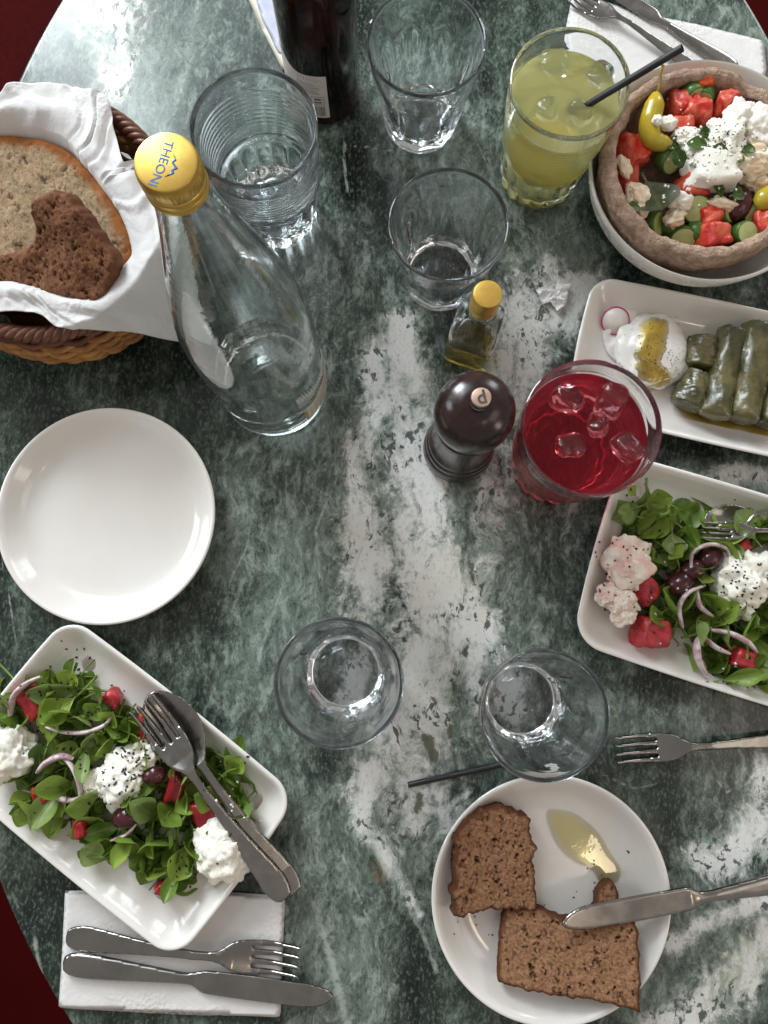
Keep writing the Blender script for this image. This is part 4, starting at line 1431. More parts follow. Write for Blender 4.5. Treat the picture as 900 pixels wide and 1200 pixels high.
def chunk(sx, sy, sz, seed=0.0, taper=0.38, round_=8.0, lump=.20):
    bm = bmesh.new()
    bmesh.ops.create_cube(bm, size=2)
    bmesh.ops.subdivide_edges(bm, edges=bm.edges[:], cuts=7, use_grid_fill=True)
    sv = Vector((seed * 3.1, seed * 2.3, seed))
    for v in bm.verts:
        c = v.co
        p = round_
        l = (abs(c.x) ** p + abs(c.y) ** p + abs(c.z) ** p) ** (1 / p)
        m_ = max(abs(c.x), abs(c.y), abs(c.z))
        c = c * (m_ / l)
        c *= 1 + lump * noise.noise(c * 1.4 + sv) + lump * .3 * noise.noise(c * 4 + sv)
        k = 1 - taper * (c.z + 1) / 2 + .12 * noise.noise(sv + Vector((c.y, 0, 0)))
        v.co = Vector((c.x * sx * k, c.y * sy * (1 - taper * .6 * (c.x + 1) / 2), c.z * sz))
    me = bpy.data.meshes.new('chunk'); bm.to_mesh(me); bm.free()
    me.polygons.foreach_set('use_smooth', [True] * len(me.polygons))
    return me


def leaf_mesh(L, Wd, bend=0.5, cup=0.3, tip=0.5, stem=0.35, wave=0.0, seed=0.0):
    """a thin leaf with a stalk, stalk end at the origin, running along +x"""
    NU, NV = 14, 8
    V, rib, F = [], [], []

    def spine(u):
        a = bend * u
        if abs(bend) < 1e-3: return Vector((L * u, 0, 0)), 0
        return Vector((L * math.sin(a) / bend, 0, L * (1 - math.cos(a)) / bend)), a
    for i in range(NU + 1):
        u = stem + (1 - stem) * i / NU
        t = i / NU
        w = Wd * (math.sin(PI * t ** (1 + tip)) ** .75 if 0 < t < 1 else 0) + .0004
        c, a = spine(u)
        for j in range(NV + 1):
            v = (j / NV) * 2 - 1
            y = v * w
            z = cup * w * v * v + wave * Wd * noise.noise((t * 4 + seed, v * 2.2, seed))
            V.append((c.x - z * math.sin(a), y, c.z + z * math.cos(a))); rib.append(abs(v))
    for i in range(NU):
        for j in range(NV):
            a = i * (NV + 1) + j
            F.append((a, a + NV + 1, a + NV + 2, a + 1))
    sp = [spine(u)[0] - Vector((0, 0, .0003)) for u in np.linspace(0, stem + (1 - stem) * .7, 10)]
    tv, tf = tube(sp, [.0009 - .0006 * k / 9 for k in range(10)], 5)
    b = len(V)
    V += [tuple(v) for v in tv]; rib += [0] * len(tv); F += [tuple(b + i for i in f) for f in tf]
    return mesh_of(V, F, {'rib': rib})


LEAF = [leaf_mesh(.034, .0085, .9, .45, .55, .36, .12, k) for k in range(1)]
LEAF += [leaf_mesh(.030, .0095, .5, .3, .35, .30, .15, 3), leaf_mesh(.038, .0078, 1.3, .6, .5, .45, .1, 5), leaf_mesh(.026, .0082, -.6, -.3, .5, .3, .18, 7),
         leaf_mesh(.042, .0060, .6, .7, .4, .35, .15, 9), leaf_mesh(.032, .0100, -.9, .35, .45, .25, .22, 11)]
HERB = [leaf_mesh(.016, .0048, .7, .4, -.1, .15, .15, 13), leaf_mesh(.020, .0060, -.5, .3, -.15, .15, .2, 15)]
BIG = leaf_mesh(.045, .0135, .3, .25, .45, .22, .08, 17)


def put_leaf(me, m, px, py, z, yaw, pitch, roll, sc, label, group, name='salad_leaf', cat='leaf', centre=True):
    me2 = me
    p = P(px, py, z)
    if m.name not in [x.name for x in me.materials if x]:
        if me.materials:
            me2 = me.copy(); me2.materials.clear()
        me2.materials.append(m)
    o = bpy.data.objects.new(name, me2); COL.objects.link(o)
    from mathutils import Euler
    R = Euler((roll, pitch, yaw), 'XYZ').to_matrix()
    off = R @ Vector((.02 * sc if centre else 0, 0, 0.004 * sc))
    o.location = p - off
    o.rotation_euler = (roll, pitch, yaw)
    o.scale = (sc, sc, sc)
    return tag(o, label, cat, group)


LMAT = {}


def leafset(key):
    if key not in LMAT:
        LMAT[key] = [m.copy() for m in LEAF]
        for m in LMAT[key]:
            m.materials.clear(); m.materials.append(M[key])
    return LMAT[key]


def in_poly(x, y, poly):
    return bool(inside(np.array([(x, y)], dtype=float), np.array(poly, dtype=float))[0])


def scatter_leaves(poly, n, zlo, zhi, label, group, seed, avoid=(), key='leaf', sc=(.9, 1.55), near=()):
    rnd = random.Random(seed)
    xs = [p[0] for p in poly]; ys = [p[1] for p in poly]
    P2 = np.array(poly, dtype=float)
    k = tries = 0
    while k < n and tries < 9000:
        tries += 1
        x = rnd.uniform(min(xs), max(xs)); y = rnd.uniform(min(ys), max(ys))
        if not in_poly(x, y, poly): continue
        if any((x - a) ** 2 + (y - b) ** 2 < r * r for a, b, r in avoid): continue
        d = seg_dist(np.array([(x, y)]), P2)[0]
        h = min(1, d / 45)
        z = zlo + (zhi - zlo) * h * rnd.uniform(.15, 1.0) ** .8
        put_leaf(rnd.choice(leafset(key)), M[key], x, y, z, rnd.uniform(0, 6.28), rnd.uniform(-.7, .45), rnd.uniform(-.9, .9), rnd.uniform(*sc), label + ' ' + min(near, key=lambda q_: (q_[0] - x) ** 2 + (q_[1] - y) ** 2)[2], group)
        k += 1


def put(name, me, m, px, py, z, label, cat, group=None, rot=(0, 0, 0)):
    o = obj(name, me, M[m], loc=P(px, py, z))
    o.rotation_euler = rot
    return tag(o, label, cat, group)


def ring(name, pts, z, r, label, group, m='onion', flat=2.0, lift=.002):
    q = [P(x, y, z + (dz if len(t) else 0)) for (x, y, *t) in pts for dz in [t[0] if t else 0]]
    path = [Vector(p) for p in catmull([tuple(v) for v in q], 6, False)]
    n = len(path)
    V, F = tube(path, [r * (.45 + .55 * math.sin(PI * min(1, max(0, (i + .6) / n)))) for i in range(n)], 8, flat)
    c = sum(path, Vector()) / n
    o = obj(name, mesh_of([v - c for v in V], F), M[m], loc=c)
    return tag(o, label, 'onion', group)


def leaf_bed(poly, n, zlo, zhi, label, seed, avoid):
    """the small leaves and stalks deep in the heap that nobody could count"""
    rnd = random.Random(seed)
    P2 = np.array(poly, dtype=float)
    lo, hi = P2.min(0), P2.max(0)
    V, F, rib = [], [], []
    small = []
    for m_ in LEAF:
        small.append(([v.co.copy() for v in m_.vertices], [tuple(p.vertices) for p in m_.polygons], [d.value for d in m_.attributes['rib'].data]))
    k = 0
    from mathutils import Euler
    while k < n:
        x, y = rnd.uniform(lo[0], hi[0]), rnd.uniform(lo[1], hi[1])
        if not in_poly(x, y, poly): continue
        if any((x - a) ** 2 + (y - b) ** 2 < (r * .7) ** 2 for a, b, r in avoid): continue
        mv, mf, mr = rnd.choice(small)
        R_ = Euler((rnd.uniform(-1.1, 1.1), rnd.uniform(-.6, .3), rnd.uniform(0, 6.28)), 'XYZ').to_matrix() * rnd.uniform(.45, .95)
        p = P(x, y, rnd.uniform(zlo, zhi)) - R_ @ Vector((.02, 0, .004))
        b = len(V)
        for v in mv:
            w_ = R_ @ v + p
            w_.z = max(w_.z, .0068)
            V.append(w_)
        F += [tuple(b + i for i in f) for f in mf]; rib += mr
        k += 1
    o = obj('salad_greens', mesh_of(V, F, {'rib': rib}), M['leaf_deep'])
    tag(o, label, 'salad greens', kind='stuff')


# ------------------------------------------------------------------ salad on the lower left plate
GL = 'salad on the lower left plate'
polyL = [(18, 800), (60, 778), (100, 790), (150, 818), (178, 860), (225, 872), (280, 880), (292, 930), (285, 960), (240, 985), (232, 1030), (200, 1040), (160, 1015), (120, 1012), (90, 975), (40, 968), (22, 930), (10, 900), (2, 850)]
avL = [(14, 880, 26), (140, 905, 34), (262, 995, 32), (243, 955, 17), (38, 822, 14), (148, 957, 12)]
NEARL = [(40, 820, 'around the far left watermelon wedge'), (95, 800, 'at the far edge of the lower left salad'), (140, 825, 'behind the arched onion of the lower left salad'), (60, 870, 'under the arched onion by the left cheese lump'), (110, 865, 'in the middle behind the sesame cheese'),
         (165, 855, 'beside the serving fork tines on the lower left plate'), (40, 950, 'at the near left edge of the lower left salad'), (85, 950, 'below the curled onion of the lower left salad'), (140, 990, 'in front of the purple olive on the lower left plate'), (195, 970, 'in front of the dark red wedge'),
         (215, 890, 'between tines and spoon handle on the lower left plate'), (270, 900, 'right of the spoon handle on the lower left plate'), (210, 1020, 'at the near tip of the lower left salad'), (180, 930, 'right of the sesame cheese lump'), (280, 945, 'at the right end of the lower left salad')]
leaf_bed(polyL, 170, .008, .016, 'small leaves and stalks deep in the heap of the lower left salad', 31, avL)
scatter_leaves(polyL, 128, .008, .025, 'small green leaf', 'green leaves of the lower left salad', 11, avL, near=NEARL)
scatter_leaves(polyL, 14, .018, .027, 'pale upturned leaf', 'pale leaves of the lower left salad', 12, avL, 'pale_leaf', near=NEARL)
for (x, y, yaw, sc, key, i, lab) in [
    (108, 1000, 2.6, 1.0, 'pale_leaf', 1, 'round olive green leaf flat on the bare porcelain below the left salad'), (146, 992, -1.2, 1.05, 'leaf', 5, 'bright spoon-shaped leaf at the front of the lower left salad'),
    (80, 795, 1.1, .95, 'leaf', 1, 'upright green leaf at the far tip of the lower left salad'), (118, 808, .5, 1.15, 'leaf', 2, 'curled long leaf arching right at the far side of the lower left salad'),
    (275, 895, .8, .95, 'leaf', 1, 'rounded leaf beside the serving spoon handle'), (228, 893, -.4, 1.1, 'leaf', 5, 'broad leaf between the tines and the spoon handle'),
    (100, 885, -1.4, 1.0, 'pale_leaf', 4, 'mint leaf lying on the onion in the middle of the lower left salad'), (42, 895, 1.2, 1.0, 'herb', 4, 'dark narrow leaf between cheese and onion on the lower left plate'),
    (32, 955, 2.9, .9, 'leaf', 0, 'leaf at the left rim side of the lower left salad'), (187, 918, -1.4, .95, 'pale_leaf', 3, 'pale twisted leaf in front of the dark red wedge'),
    (205, 1025, -1.8, .95, 'leaf', 4, 'ragged leaf at the lower tip of the lower left salad'), (155, 850, 1.1, .9, 'leaf', 1, 'wide leaf behind the tines on the lower left plate')]:
    put_leaf(leafset(key)[i], M[key], x, y, .025, yaw, -.1, .1, sc, lab, 'single leaves of the lower left salad')
for i, (x, y, r, m, lab) in enumerate([
    (12, 882, .0205, 'cheese', 'big lump of white cheese at the left end of the lower left plate'),
    (143, 912, .0195, 'cheese', 'lump of white cheese under sesame in the middle of the lower left salad'),
    (165, 886, .0135, 'cheese', 'smaller sesame-topped cheese lump beside the serving fork tines'),
    (112, 918, .0105, 'cheese', 'little yellowish cheese lump left of the middle one'),
    (262, 996, .0220, 'cheese', 'round lump of white cheese with drops of oil beside the spoon handle')]):
    put('cheese_lump', blob(r, 5, .32, .10, i + 1.5, (1, 1, .75), 1.5, .20), m, x, y, .022, lab, 'cheese', 'cheese on the lower left plate', (0, 0, i))
for i, (x, y, a, b, m, rz, lab) in enumerate([
    (38, 822, .0115, .0135, 'melon', .6, 'red watermelon wedge at the far left of the lower left salad'), (172, 850, .0072, .0135, 'melon', .1, 'narrow watermelon piece under the tines'),
    (208, 920, .0105, .0130, 'beet', -.3, 'dark red wedge among leaves right of the middle cheese'), (243, 957, .0130, .0150, 'beet', .4, 'round dark red piece above the oily cheese lump'),
    (50, 930, .0080, .0080, 'melon', .2, 'small red piece under the onion on the lower left plate'), (95, 968, .0060, .0075, 'melon', .2, 'small red piece at the lower edge of the left salad'),
    (132, 818, .0075, .0075, 'melon', .9, 'small red piece at the far edge of the left salad'), (190, 1040, .0055, .0050, 'beet', .9, 'dark purple scrap at the lower tip of the left salad')]):
    put('red_piece', chunk(a, b, .009, i + .3), m, x, y, .019, lab, 'watermelon', 'red pieces in the lower left salad', (0.2, .15, rz))
for i, (x, y, r, lab) in enumerate([(148, 957, .0092, 'shiny purple olive below the middle cheese on the lower left plate'), (181, 908, .0080, 'dark olive half hidden right of the middle cheese')]):
    put('olive', blob(r, 3, .04, 0, i, (1.15, .95, .9)), 'olive', x, y, .024, lab, 'olive', 'olives in the lower left salad', (0, 0, .2))
GO = 'onion slivers in the lower left salad'
ring('onion_sliver', [(54, 852, .0), (75, 858, .003), (100, 858, .004), (122, 850, .003), (132, 838, 0)], .026, .0017, 'long arched onion sliver across the top of the lower left salad', GO)
ring('onion_sliver', [(12, 842, 0), (16, 818, .003), (30, 802, .004), (48, 793, .002)], .026, .0022, 'pink onion piece curving over the watermelon wedge', GO, flat=2.6)
ring('onion_sliver', [(52, 915, 0), (62, 930, .003), (80, 938, .003), (96, 934, 0)], .026, .0021, 'curled onion sliver below the mint leaf', GO)
ring('onion_sliver', [(68, 885, 0), (82, 895, .003), (92, 915, .003), (96, 945, 0), (90, 965, -.004)], .025, .0018, 'onion sliver running down left of the middle cheese', GO)
ring('onion_sliver', [(44, 905, 0), (55, 893, .002), (72, 886, .002), (86, 889, 0)], .026, .0026, 'wide pale onion piece beside the left cheese lump', GO)
ring('onion_sliver', [(130, 985, -.004), (148, 978, .001), (160, 965, .002)], .023, .0014, 'thin onion sliver under the purple olive', GO)

# ------------------------------------------------------------------ salad on the right plate
polyR = [(722, 596), (742, 574), (775, 585), (812, 592), (835, 612), (880, 612), (930, 610), (940, 800), (885, 806), (850, 800), (825, 785), (812, 765), (780, 745), (765, 735), (755, 700), (748, 650), (728, 620)]
avR = [(733, 660, 26), (715, 700, 16), (866, 690, 34), (762, 742, 18), (752, 690, 12)]
NEARR = [(740, 600, 'at the far left of the right salad'), (780, 592, 'at the far edge of the right salad'), (815, 605, 'at the spoon tip in the right salad'), (760, 650, 'right of the pink cheese lump'), (800, 650, 'behind the dark olives of the right salad'), (840, 655, 'inside the onion ring of the right salad'),
         (895, 640, 'under the big pale leaf of the right salad'), (770, 705, 'above the watermelon cube'), (800, 735, 'right of the watermelon cube'), (830, 710, 'left of the large cheese lump on the right plate'), (845, 755, 'among the onion curls of the right salad'), (880, 735, 'below the large cheese lump on the right plate'), (860, 795, 'at the near edge of the right salad'), (900, 780, 'at the lower right frame edge in the right salad')]
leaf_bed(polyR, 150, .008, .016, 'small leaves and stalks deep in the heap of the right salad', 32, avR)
scatter_leaves(polyR, 106, .008, .025, 'small green leaf', 'green leaves of the right salad', 21, avR, near=NEARR)
scatter_leaves(polyR, 12, .016, .027, 'pale upturned leaf', 'pale leaves of the right salad', 22, avR, 'pale_leaf', near=NEARR)
for (x, y, yaw, sc, key, i, lab) in [
    (733, 602, 3.0, .85, 'pale_leaf', 1, 'round leaf sticking out at the far left of the right salad'), (768, 588, .3, 1.1, 'leaf', 0, 'glossy leaf at the far edge of the right salad'),
    (810, 600, -.4, 1.0, 'leaf', 5, 'broad leaf beside the spoon in the right salad'), (832, 628, .1, 1.3, 'leaf', 4, 'long pointed leaf below the spoon in the right salad'),
    (790, 640, -1.6, 1.0, 'pale_leaf', 1, 'oval pale leaf above the olives in the right salad'), (768, 722, -2.7, 1.0, 'leaf', 0, 'folded leaf over the watermelon cube'), (788, 725, -1.2, .95, 'leaf', 5, 'drooping leaf right of the watermelon cube'),
    (858, 795, .3, 1.1, 'leaf', 4, 'narrow leaf at the lower edge of the right salad'), (890, 780, 1.2, 1.0, 'leaf', 1, 'leaf at the lower right of the right salad'), (740, 575, 2.4, .5, 'leaf', 1, 'tiny leaf on a stalk at the far left of the right salad')]:
    put_leaf(leafset(key)[i], M[key], x, y, .025, yaw, -.1, .1, sc, lab, 'single leaves of the right salad')
put_leaf(BIG, M['pale_leaf'], 880, 622, .034, 2.3, -.1, .15, .82, 'big pale oval leaf standing up beside the spoon in the right salad', 'single leaves of the right salad')
for (x, y, yaw) in [(884, 800, -.9), (880, 792, 2.0), (892, 806, -2)]:
    put_leaf(leafset('purple_leaf')[5], M['purple_leaf'], x, y, .016, yaw, 0, .3, .55, 'crinkled dark purple leaf at the lower edge of the right salad', 'purple leaves of the right salad')
for i, (x, y, r, m, lab) in enumerate([
    (735, 658, .0200, 'pink_cheese', 'pinkish cheese lump at the left end of the right salad plate'), (713, 697, .0095, 'pink_cheese', 'small pink stained cheese crumb near the plate rim'), (729, 705, .0120, 'pink_cheese', 'cheese crumb above the watermelon cube'), (731, 722, .0090, 'pink_cheese', 'lowest pink cheese crumb on the right salad plate'),
    (868, 678, .0225, 'cheese', 'large white cheese lump with oil and sesame on the right salad'), (866, 710, .0115, 'cheese', 'smaller cheese piece below the large white lump'), (893, 672, .0150, 'cheese', 'cheese piece at the right frame edge of the right salad')]):
    put('cheese_lump', blob(r, 5, .34, .10, i + 11.5, (1, 1, .75), 1.5, .22), m, x, y, .023, lab, 'cheese', 'cheese on the right salad plate', (0, 0, i))
for i, (x, y, a, b, m, rz, lab) in enumerate([
    (765, 741, .0160, .0125, 'melon', -.1, 'big red watermelon cube at the front of the right salad'), (753, 690, .0115, .0115, 'melon', .5, 'watermelon piece beside the pink cheese'),
    (868, 770, .0120, .0080, 'melon', -.3, 'watermelon piece under the onion at the right'), (865, 640, .0080, .0050, 'melon', .6, 'red scrap beside the big pale leaf')]):
    put('red_piece', chunk(a, b, .011, i + 5.3), m, x, y, .019, lab, 'watermelon', 'red pieces in the right salad', (0.1, .1, rz))
for i, (x, y, r, lab) in enumerate([(797, 684, .0100, 'glossy dark olive in the middle of the right salad'), (832, 655, .0095, 'dark olive ringed by onion in the right salad'), (812, 668, .0090, 'dark olive between the other two in the right salad')]):
    put('olive', blob(r, 3, .05, 0, i + 3, (1.15, .95, .9)), 'olive', x, y, .025, lab, 'olive', 'olives in the right salad', (0, 0, .5))
GO = 'onion slivers in the right salad'
ring('onion_sliver', [(810, 665, 0), (812, 648, .003), (830, 638, .004), (850, 642, .003), (856, 655, 0)], .030, .0016, 'onion ring around the olive in the right salad', GO)
ring('onion_sliver', [(800, 735, -.003), (796, 712, .001), (806, 695, .003), (826, 686, .002)], .029, .0018, 'purple edged onion sliver right of the middle olive', GO)
ring('onion_sliver', [(816, 690, 0), (820, 710, .003), (835, 722, 0)], .028, .0020, 'short onion sliver left of the large cheese lump', GO)
ring('onion_sliver', [(832, 735, .001), (818, 752, .003), (818, 772, .002), (828, 792, -.004)], .027, .0026, 'wide onion curl at the front of the right salad', GO)
ring('onion_sliver', [(832, 738, 0), (855, 742, .003), (875, 752, .003), (886, 764, 0)], .028, .0024, 'long onion sliver arching over the lower watermelon', GO)
ring('onion_sliver', [(824, 745, 0), (838, 758, .003), (855, 766, 0)], .027, .0020, 'onion sliver crossing the wide curl', GO)
spoon('serving_spoon', 'steel serving spoon half buried at the far side of the right salad', P(985, 590, .035), P(824, 612, .026), 0.2, 'steel cutlery')
fork('serving_fork', 'steel serving fork with dark tines beside the spoon in the right salad', P(990, 625, .037), P(820, 622, .030), 0.1, 'steel cutlery')

# ------------------------------------------------------------------ yogurt and vine leaves
yz = .0075
yb = blob(.0300, 5, .18, .03, 3.3, (1, 1.05, .42), 1.3)
put('yogurt_dollop', yb, 'yogurt', 764, 412, .0135, 'smooth white yogurt dollop with golden oil on the narrow plate', 'yogurt', None, (0, 0, .4))
pp = [P(x, y, .0068) for x, y in [(704, 385), (712, 368), (728, 360), (745, 362), (755, 385), (752, 420), (735, 430), (712, 415)]]
V, F, E = slab([tuple(q)[:2] for q in catmull([(p.x, p.y) for p in pp], 5)], .0016, .004, lambda x, y: .0068, edge=.006, top=lambda x, y, d: .0022 * noise.noise((x * 130, y * 130, 0)), under=.0012)
tag(obj('yogurt_smear', mesh_of(V, F, recalc=True), M['yogurt']), 'thin smear of yogurt around the radish slice', 'yogurt')
rd = thing('radish_slice', 'thin radish slice with a pink rim in the yogurt smear', 'radish', P(721, 376, .0125))
rd.rotation_euler = (.35, -.3, .3)
obj('flesh', lathe([(0, -.0006), (.0105, -.0006), (.0105, .0006), (0, .0006)], 40), M['radish'], rd)
obj('skin', lathe([(.0105, -.0007), (.0117, -.0006), (.0117, .0006), (.0105, .0007), (.0105, -.0007)], 40), M['radish_skin'], rd)

DG = 'stuffed vine leaves on the narrow plate'


def dolma(p0, p1, z, r, label, seed):
    a, b = P(*p0, z), P(*p1, z)
    L = (b - a).length
    n, sg = 40, 40
    V, F = [], []
    for i in range(n + 1):
        t = i / n
        e = min(t, 1 - t)
        k = math.sqrt(max(0, 1 - (1 - min(1, e / .07)) ** 2)) * .92 + .08
        for j in range(sg):
            th = 2 * PI * j / sg
            fold = .0016 * (1 if (th * 1.3 + t * 2.2 + seed) % 2.6 < 1.2 else 0)
            rr = r * k * (1 + .09 * noise.noise((t * 3 + seed, math.cos(th) * 1.2, math.sin(th) * 1.2)) + .05 * noise.noise((t * 9 + seed, math.cos(th) * 3, math.sin(th) * 3)) + .05 * (.3 - abs(noise.noise((t * 5 + seed * 2, math.cos(th) * 2.2, math.sin(th) * 2.2))))) + fold * k
            V.append((L * t + .001 * noise.noise((th, t * 9, seed)), rr * math.cos(th), rr * .88 * math.sin(th)))
    for i in range(n):
        for j in range(sg):
            q = (j + 1) % sg
            F.append((i * sg + j, i * sg + q, (i + 1) * sg + q, (i + 1) * sg + j))
    F += [tuple(range(sg)), tuple(n * sg + j for j in reversed(range(sg)))]
    o = obj('stuffed_vine_leaf', mesh_of(V, F, recalc=True), M['dolma'], loc=a)
    o.rotation_euler.z = math.atan2(b.y - a.y, b.x - a.x)
    return tag(o, label, 'vine leaf roll', DG)


dolma((826, 396), (818, 432), .018, .0118, 'short stuffed vine leaf end behind the first long roll, nearest the yogurt', 1.1)
dolma((822, 438), (803, 478), .016, .0125, 'dark stuffed vine leaf roll lying in sauce nearest the drink', 2.7)
dolma((861, 384), (836, 492), .021, .0128, 'long stuffed vine leaf roll, first of the two long ones from the yogurt', 4.9)
dolma((891, 378), (868, 496), .023, .0138, 'long glossy stuffed vine leaf roll, second of the long ones from the yogurt', 7.3)
dolma((926, 400), (902, 503), .021, .0135, 'stuffed vine leaf roll at the right frame edge', 9.9)


def puddle(name, px, z, m, label, cat, thick=.0004, sm=5):
    q = [P(x, y, z) for x, y in px]
    c = sum(q, Vector()) / len(q)
    o2 = [tuple(p) for p in catmull([(p.x - c.x, p.y - c.y) for p in q], sm)]
    V, F, E = slab(o2, .0014, thick, edge=.008, under=.00005)
    F = F[:len(F) // 2]  # only the free surface: the film wets what it lies on
    V[:, 2] -= .00003
    o = obj(name, mesh_of(V, F, {'edge': E}), M[m], loc=c)
    return tag(o, label, cat)


puddle('sauce_puddle', [(785, 462), (800, 488), (822, 500), (850, 508), (866, 506), (884, 514), (905, 512), (905, 480), (860, 470), (820, 462), (800, 452)], .0066, 'brine', 'brown oily sauce around the stuffed vine leaves', 'sauce')
puddle('oil_puddle', [(640, 953), (652, 948), (675, 954), (700, 974), (716, 1000), (727, 1018), (722, 1034), (703, 1034), (694, 1020), (668, 1006), (650, 985)], .0062, 'oil_film', 'pale olive oil puddle on the bread plate', 'oil')

for px_, lab in [([(95, 772), (104, 768), (112, 775), (106, 784), (96, 782)], 'pale pink juice drop at the far corner of the lower left plate'), ([(180, 1040), (196, 1032), (206, 1046), (196, 1056), (184, 1052)], 'pale pink juice drop at the near tip of the lower left salad'),
                 ([(298, 935), (306, 930), (312, 940), (305, 952), (298, 948)], 'pale pink juice drop right of the spoon on the lower left plate'), ([(790, 762), (806, 758), (822, 768), (815, 780), (797, 776)], 'pale pink juice pool below the watermelon on the right plate')]:
    puddle('juice_drop', px_, .0072, 'juice', lab, 'juice')
# yogurt oil follows the dollop: lay a cap on it after the fact
dgx = bpy.context.evaluated_depsgraph_get()


def eye_hit(px, py):
    dg = bpy.context.evaluated_depsgraph_get()
    d = (P(px, py, 0) - Vector((0, 0, CAM_H))).normalized()
    ok, loc, nor, idx, ob_, mt = S.ray_cast(dg, Vector((0, 0, CAM_H)), d)
    return (loc, nor, ob_) if ok else (None, None, None)


bpy.context.view_layer.update()
pq = catmull([(752, 378), (768, 370), (785, 378), (782, 400), (776, 425), (790, 440), (776, 452), (752, 442), (744, 415), (748, 395)], 5)
pw = [P(x, y, .024) for x, y in pq]
cen = sum(pw, Vector()) / len(pw)


def drop_z(x, y):
    dg = bpy.context.evaluated_depsgraph_get()
    ok, loc, *_ = S.ray_cast(dg, Vector((x + cen.x, y + cen.y, .06)), Vector((0, 0, -1)))
    return loc.z if ok else .02


V, F, E = slab([(p.x - cen.x, p.y - cen.y) for p in pw], .0012, .0006, drop_z, edge=.006, under=.0002, rag=.0024, seed=3)
F = F[:len(F) // 2]
tag(obj('oil_pool', mesh_of(V, F, {'edge': E}), M['gold_oil'], loc=(cen.x, cen.y, 0)), 'golden olive oil pool on top of the yogurt dollop', 'oil')

# ------------------------------------------------------------------ bread bowl salad
TG = 'tomato chunks in the bread bowl'
for i, (x, y, a, b, z, rz, m, lab) in enumerate([
    (742, 178, .0150, .0130, .058, .3, 'tomato', 'tomato chunk at the left wall of the bread bowl'), (733, 208, .0110, .0160, .052, .1, 'tomato', 'dark tomato wedge below the left chunk in the bread bowl'),
    (797, 125, .0110, .0110, .063, .3, 'tomato', 'tomato chunk behind the yellow pepper'), (817, 133, .0135, .0095, .067, -.6, 'tomato', 'pointed tomato wedge beside the feta in the bread bowl'),
    (822, 98, .0110, .0070, .066, .0, 'carrot_red', 'orange red pepper cube at the far rim of the bread bowl'), (850, 122, .0115, .0060, .066, .6, 'tomato', 'tomato strip at the far side of the feta'),
    (812, 222, .0145, .0095, .058, -.3, 'tomato', 'tomato wedge in front of the feta slab'), (838, 277, .0130, .0095, .060, .1, 'tomato', 'bright red tomato cube at the near side of the bread bowl'),
    (832, 258, .0120, .0080, .056, .2, 'tomato', 'tomato chunk behind the near bright red cube'), (893, 263, .0100, .0085, .058, .2, 'tomato', 'tomato chunk below the second yellow pepper'),
    (798, 152, .0120, .0085, .062, .1, 'tomato', 'pinkish tomato slice under the small feta crumbs')]):
    put('tomato_chunk', chunk(a, b, .0105, i + 20.1), m, x, y, z, lab, 'tomato', TG, (.2 * math.sin(i * 2.1), .2 * math.cos(i), rz))


def cucumber(x, y, z, r, rot, label, half=True):
    t = thing('cucumber_piece', label, 'cucumber', P(x, y, z), 0, 'cucumber pieces in the bread bowl')
    t.rotation_euler = rot
    h = .0055
    obj('flesh', lathe([(0, -h), (r * .92, -h), (r * .95, 0), (r * .92, h), (r * .5, h + .0003), (0, h)], 28, sharp=50), M['cuke'], t)
    obj('skin', lathe([(r * .90, -h - .0001), (r, -h + .0004), (r * 1.02, 0), (r, h - .0004), (r * .90, h + .0001), (r * .9, -h - .0001)], 28), M['cuke_skin'], t)


for x, y, z, r, rot, lab in [
    (811, 110, .067, .0085, (1.2, .2, .3), 'cucumber piece at the far side below the orange red pepper cube'), (826, 112, .066, .0075, (1.3, .1, -.4), 'cucumber piece right of the far one beside the red wedge'),
    (784, 186, .060, .0105, (.9, .5, .2), 'cucumber slice between yellow pepper and feta'), (815, 246, .056, .0110, (.4, -.2, .2), 'cucumber slice under the feta crumb at the near side'),
    (871, 274, .059, .0092, (.3, .2, .1), 'cucumber piece right of the near bright red cube'), (766, 262, .052, .0095, (.8, .1, 1.0), 'cucumber piece at the near left wall of the bread bowl'),
    (798, 280, .050, .0105, (.7, -.3, .3), 'cucumber piece deep at the near wall'), (850, 250, .056, .0085, (.5, .3, .7), 'cucumber piece beside the near olive'), (786, 262, .051, .0100, (.3, .3, .7), 'cucumber piece under the near feta crumbs'), (815, 272, .052, .0085, (1.1, -.3, 1.3), 'small cucumber piece left of the near bright red cube'), (880, 250, .056, .0085, (.5, -.3, .7), 'cucumber piece between near olive and second yellow pepper')]:
    cucumber(x, y, z, r, rot, lab)
for i, (x, y, r, z, lab) in enumerate([(878, 132, .0105, .064, 'dark olive beside the feta at the far side of the bread bowl'), (865, 240, .0115, .060, 'purple olive at the near side of the bread bowl'), (812, 268, .0080, .050, 'black olive sunk beside the near tomato'), (748, 262, .0080, .050, 'black olive at the near left wall of the bread bowl')]):
    put('olive', blob(r, 3, .05, 0, i + 8, (.92, 1.25, .9)), 'olive', x, y, z, lab, 'olive', 'olives in the bread bowl', (0, 0, -.3))


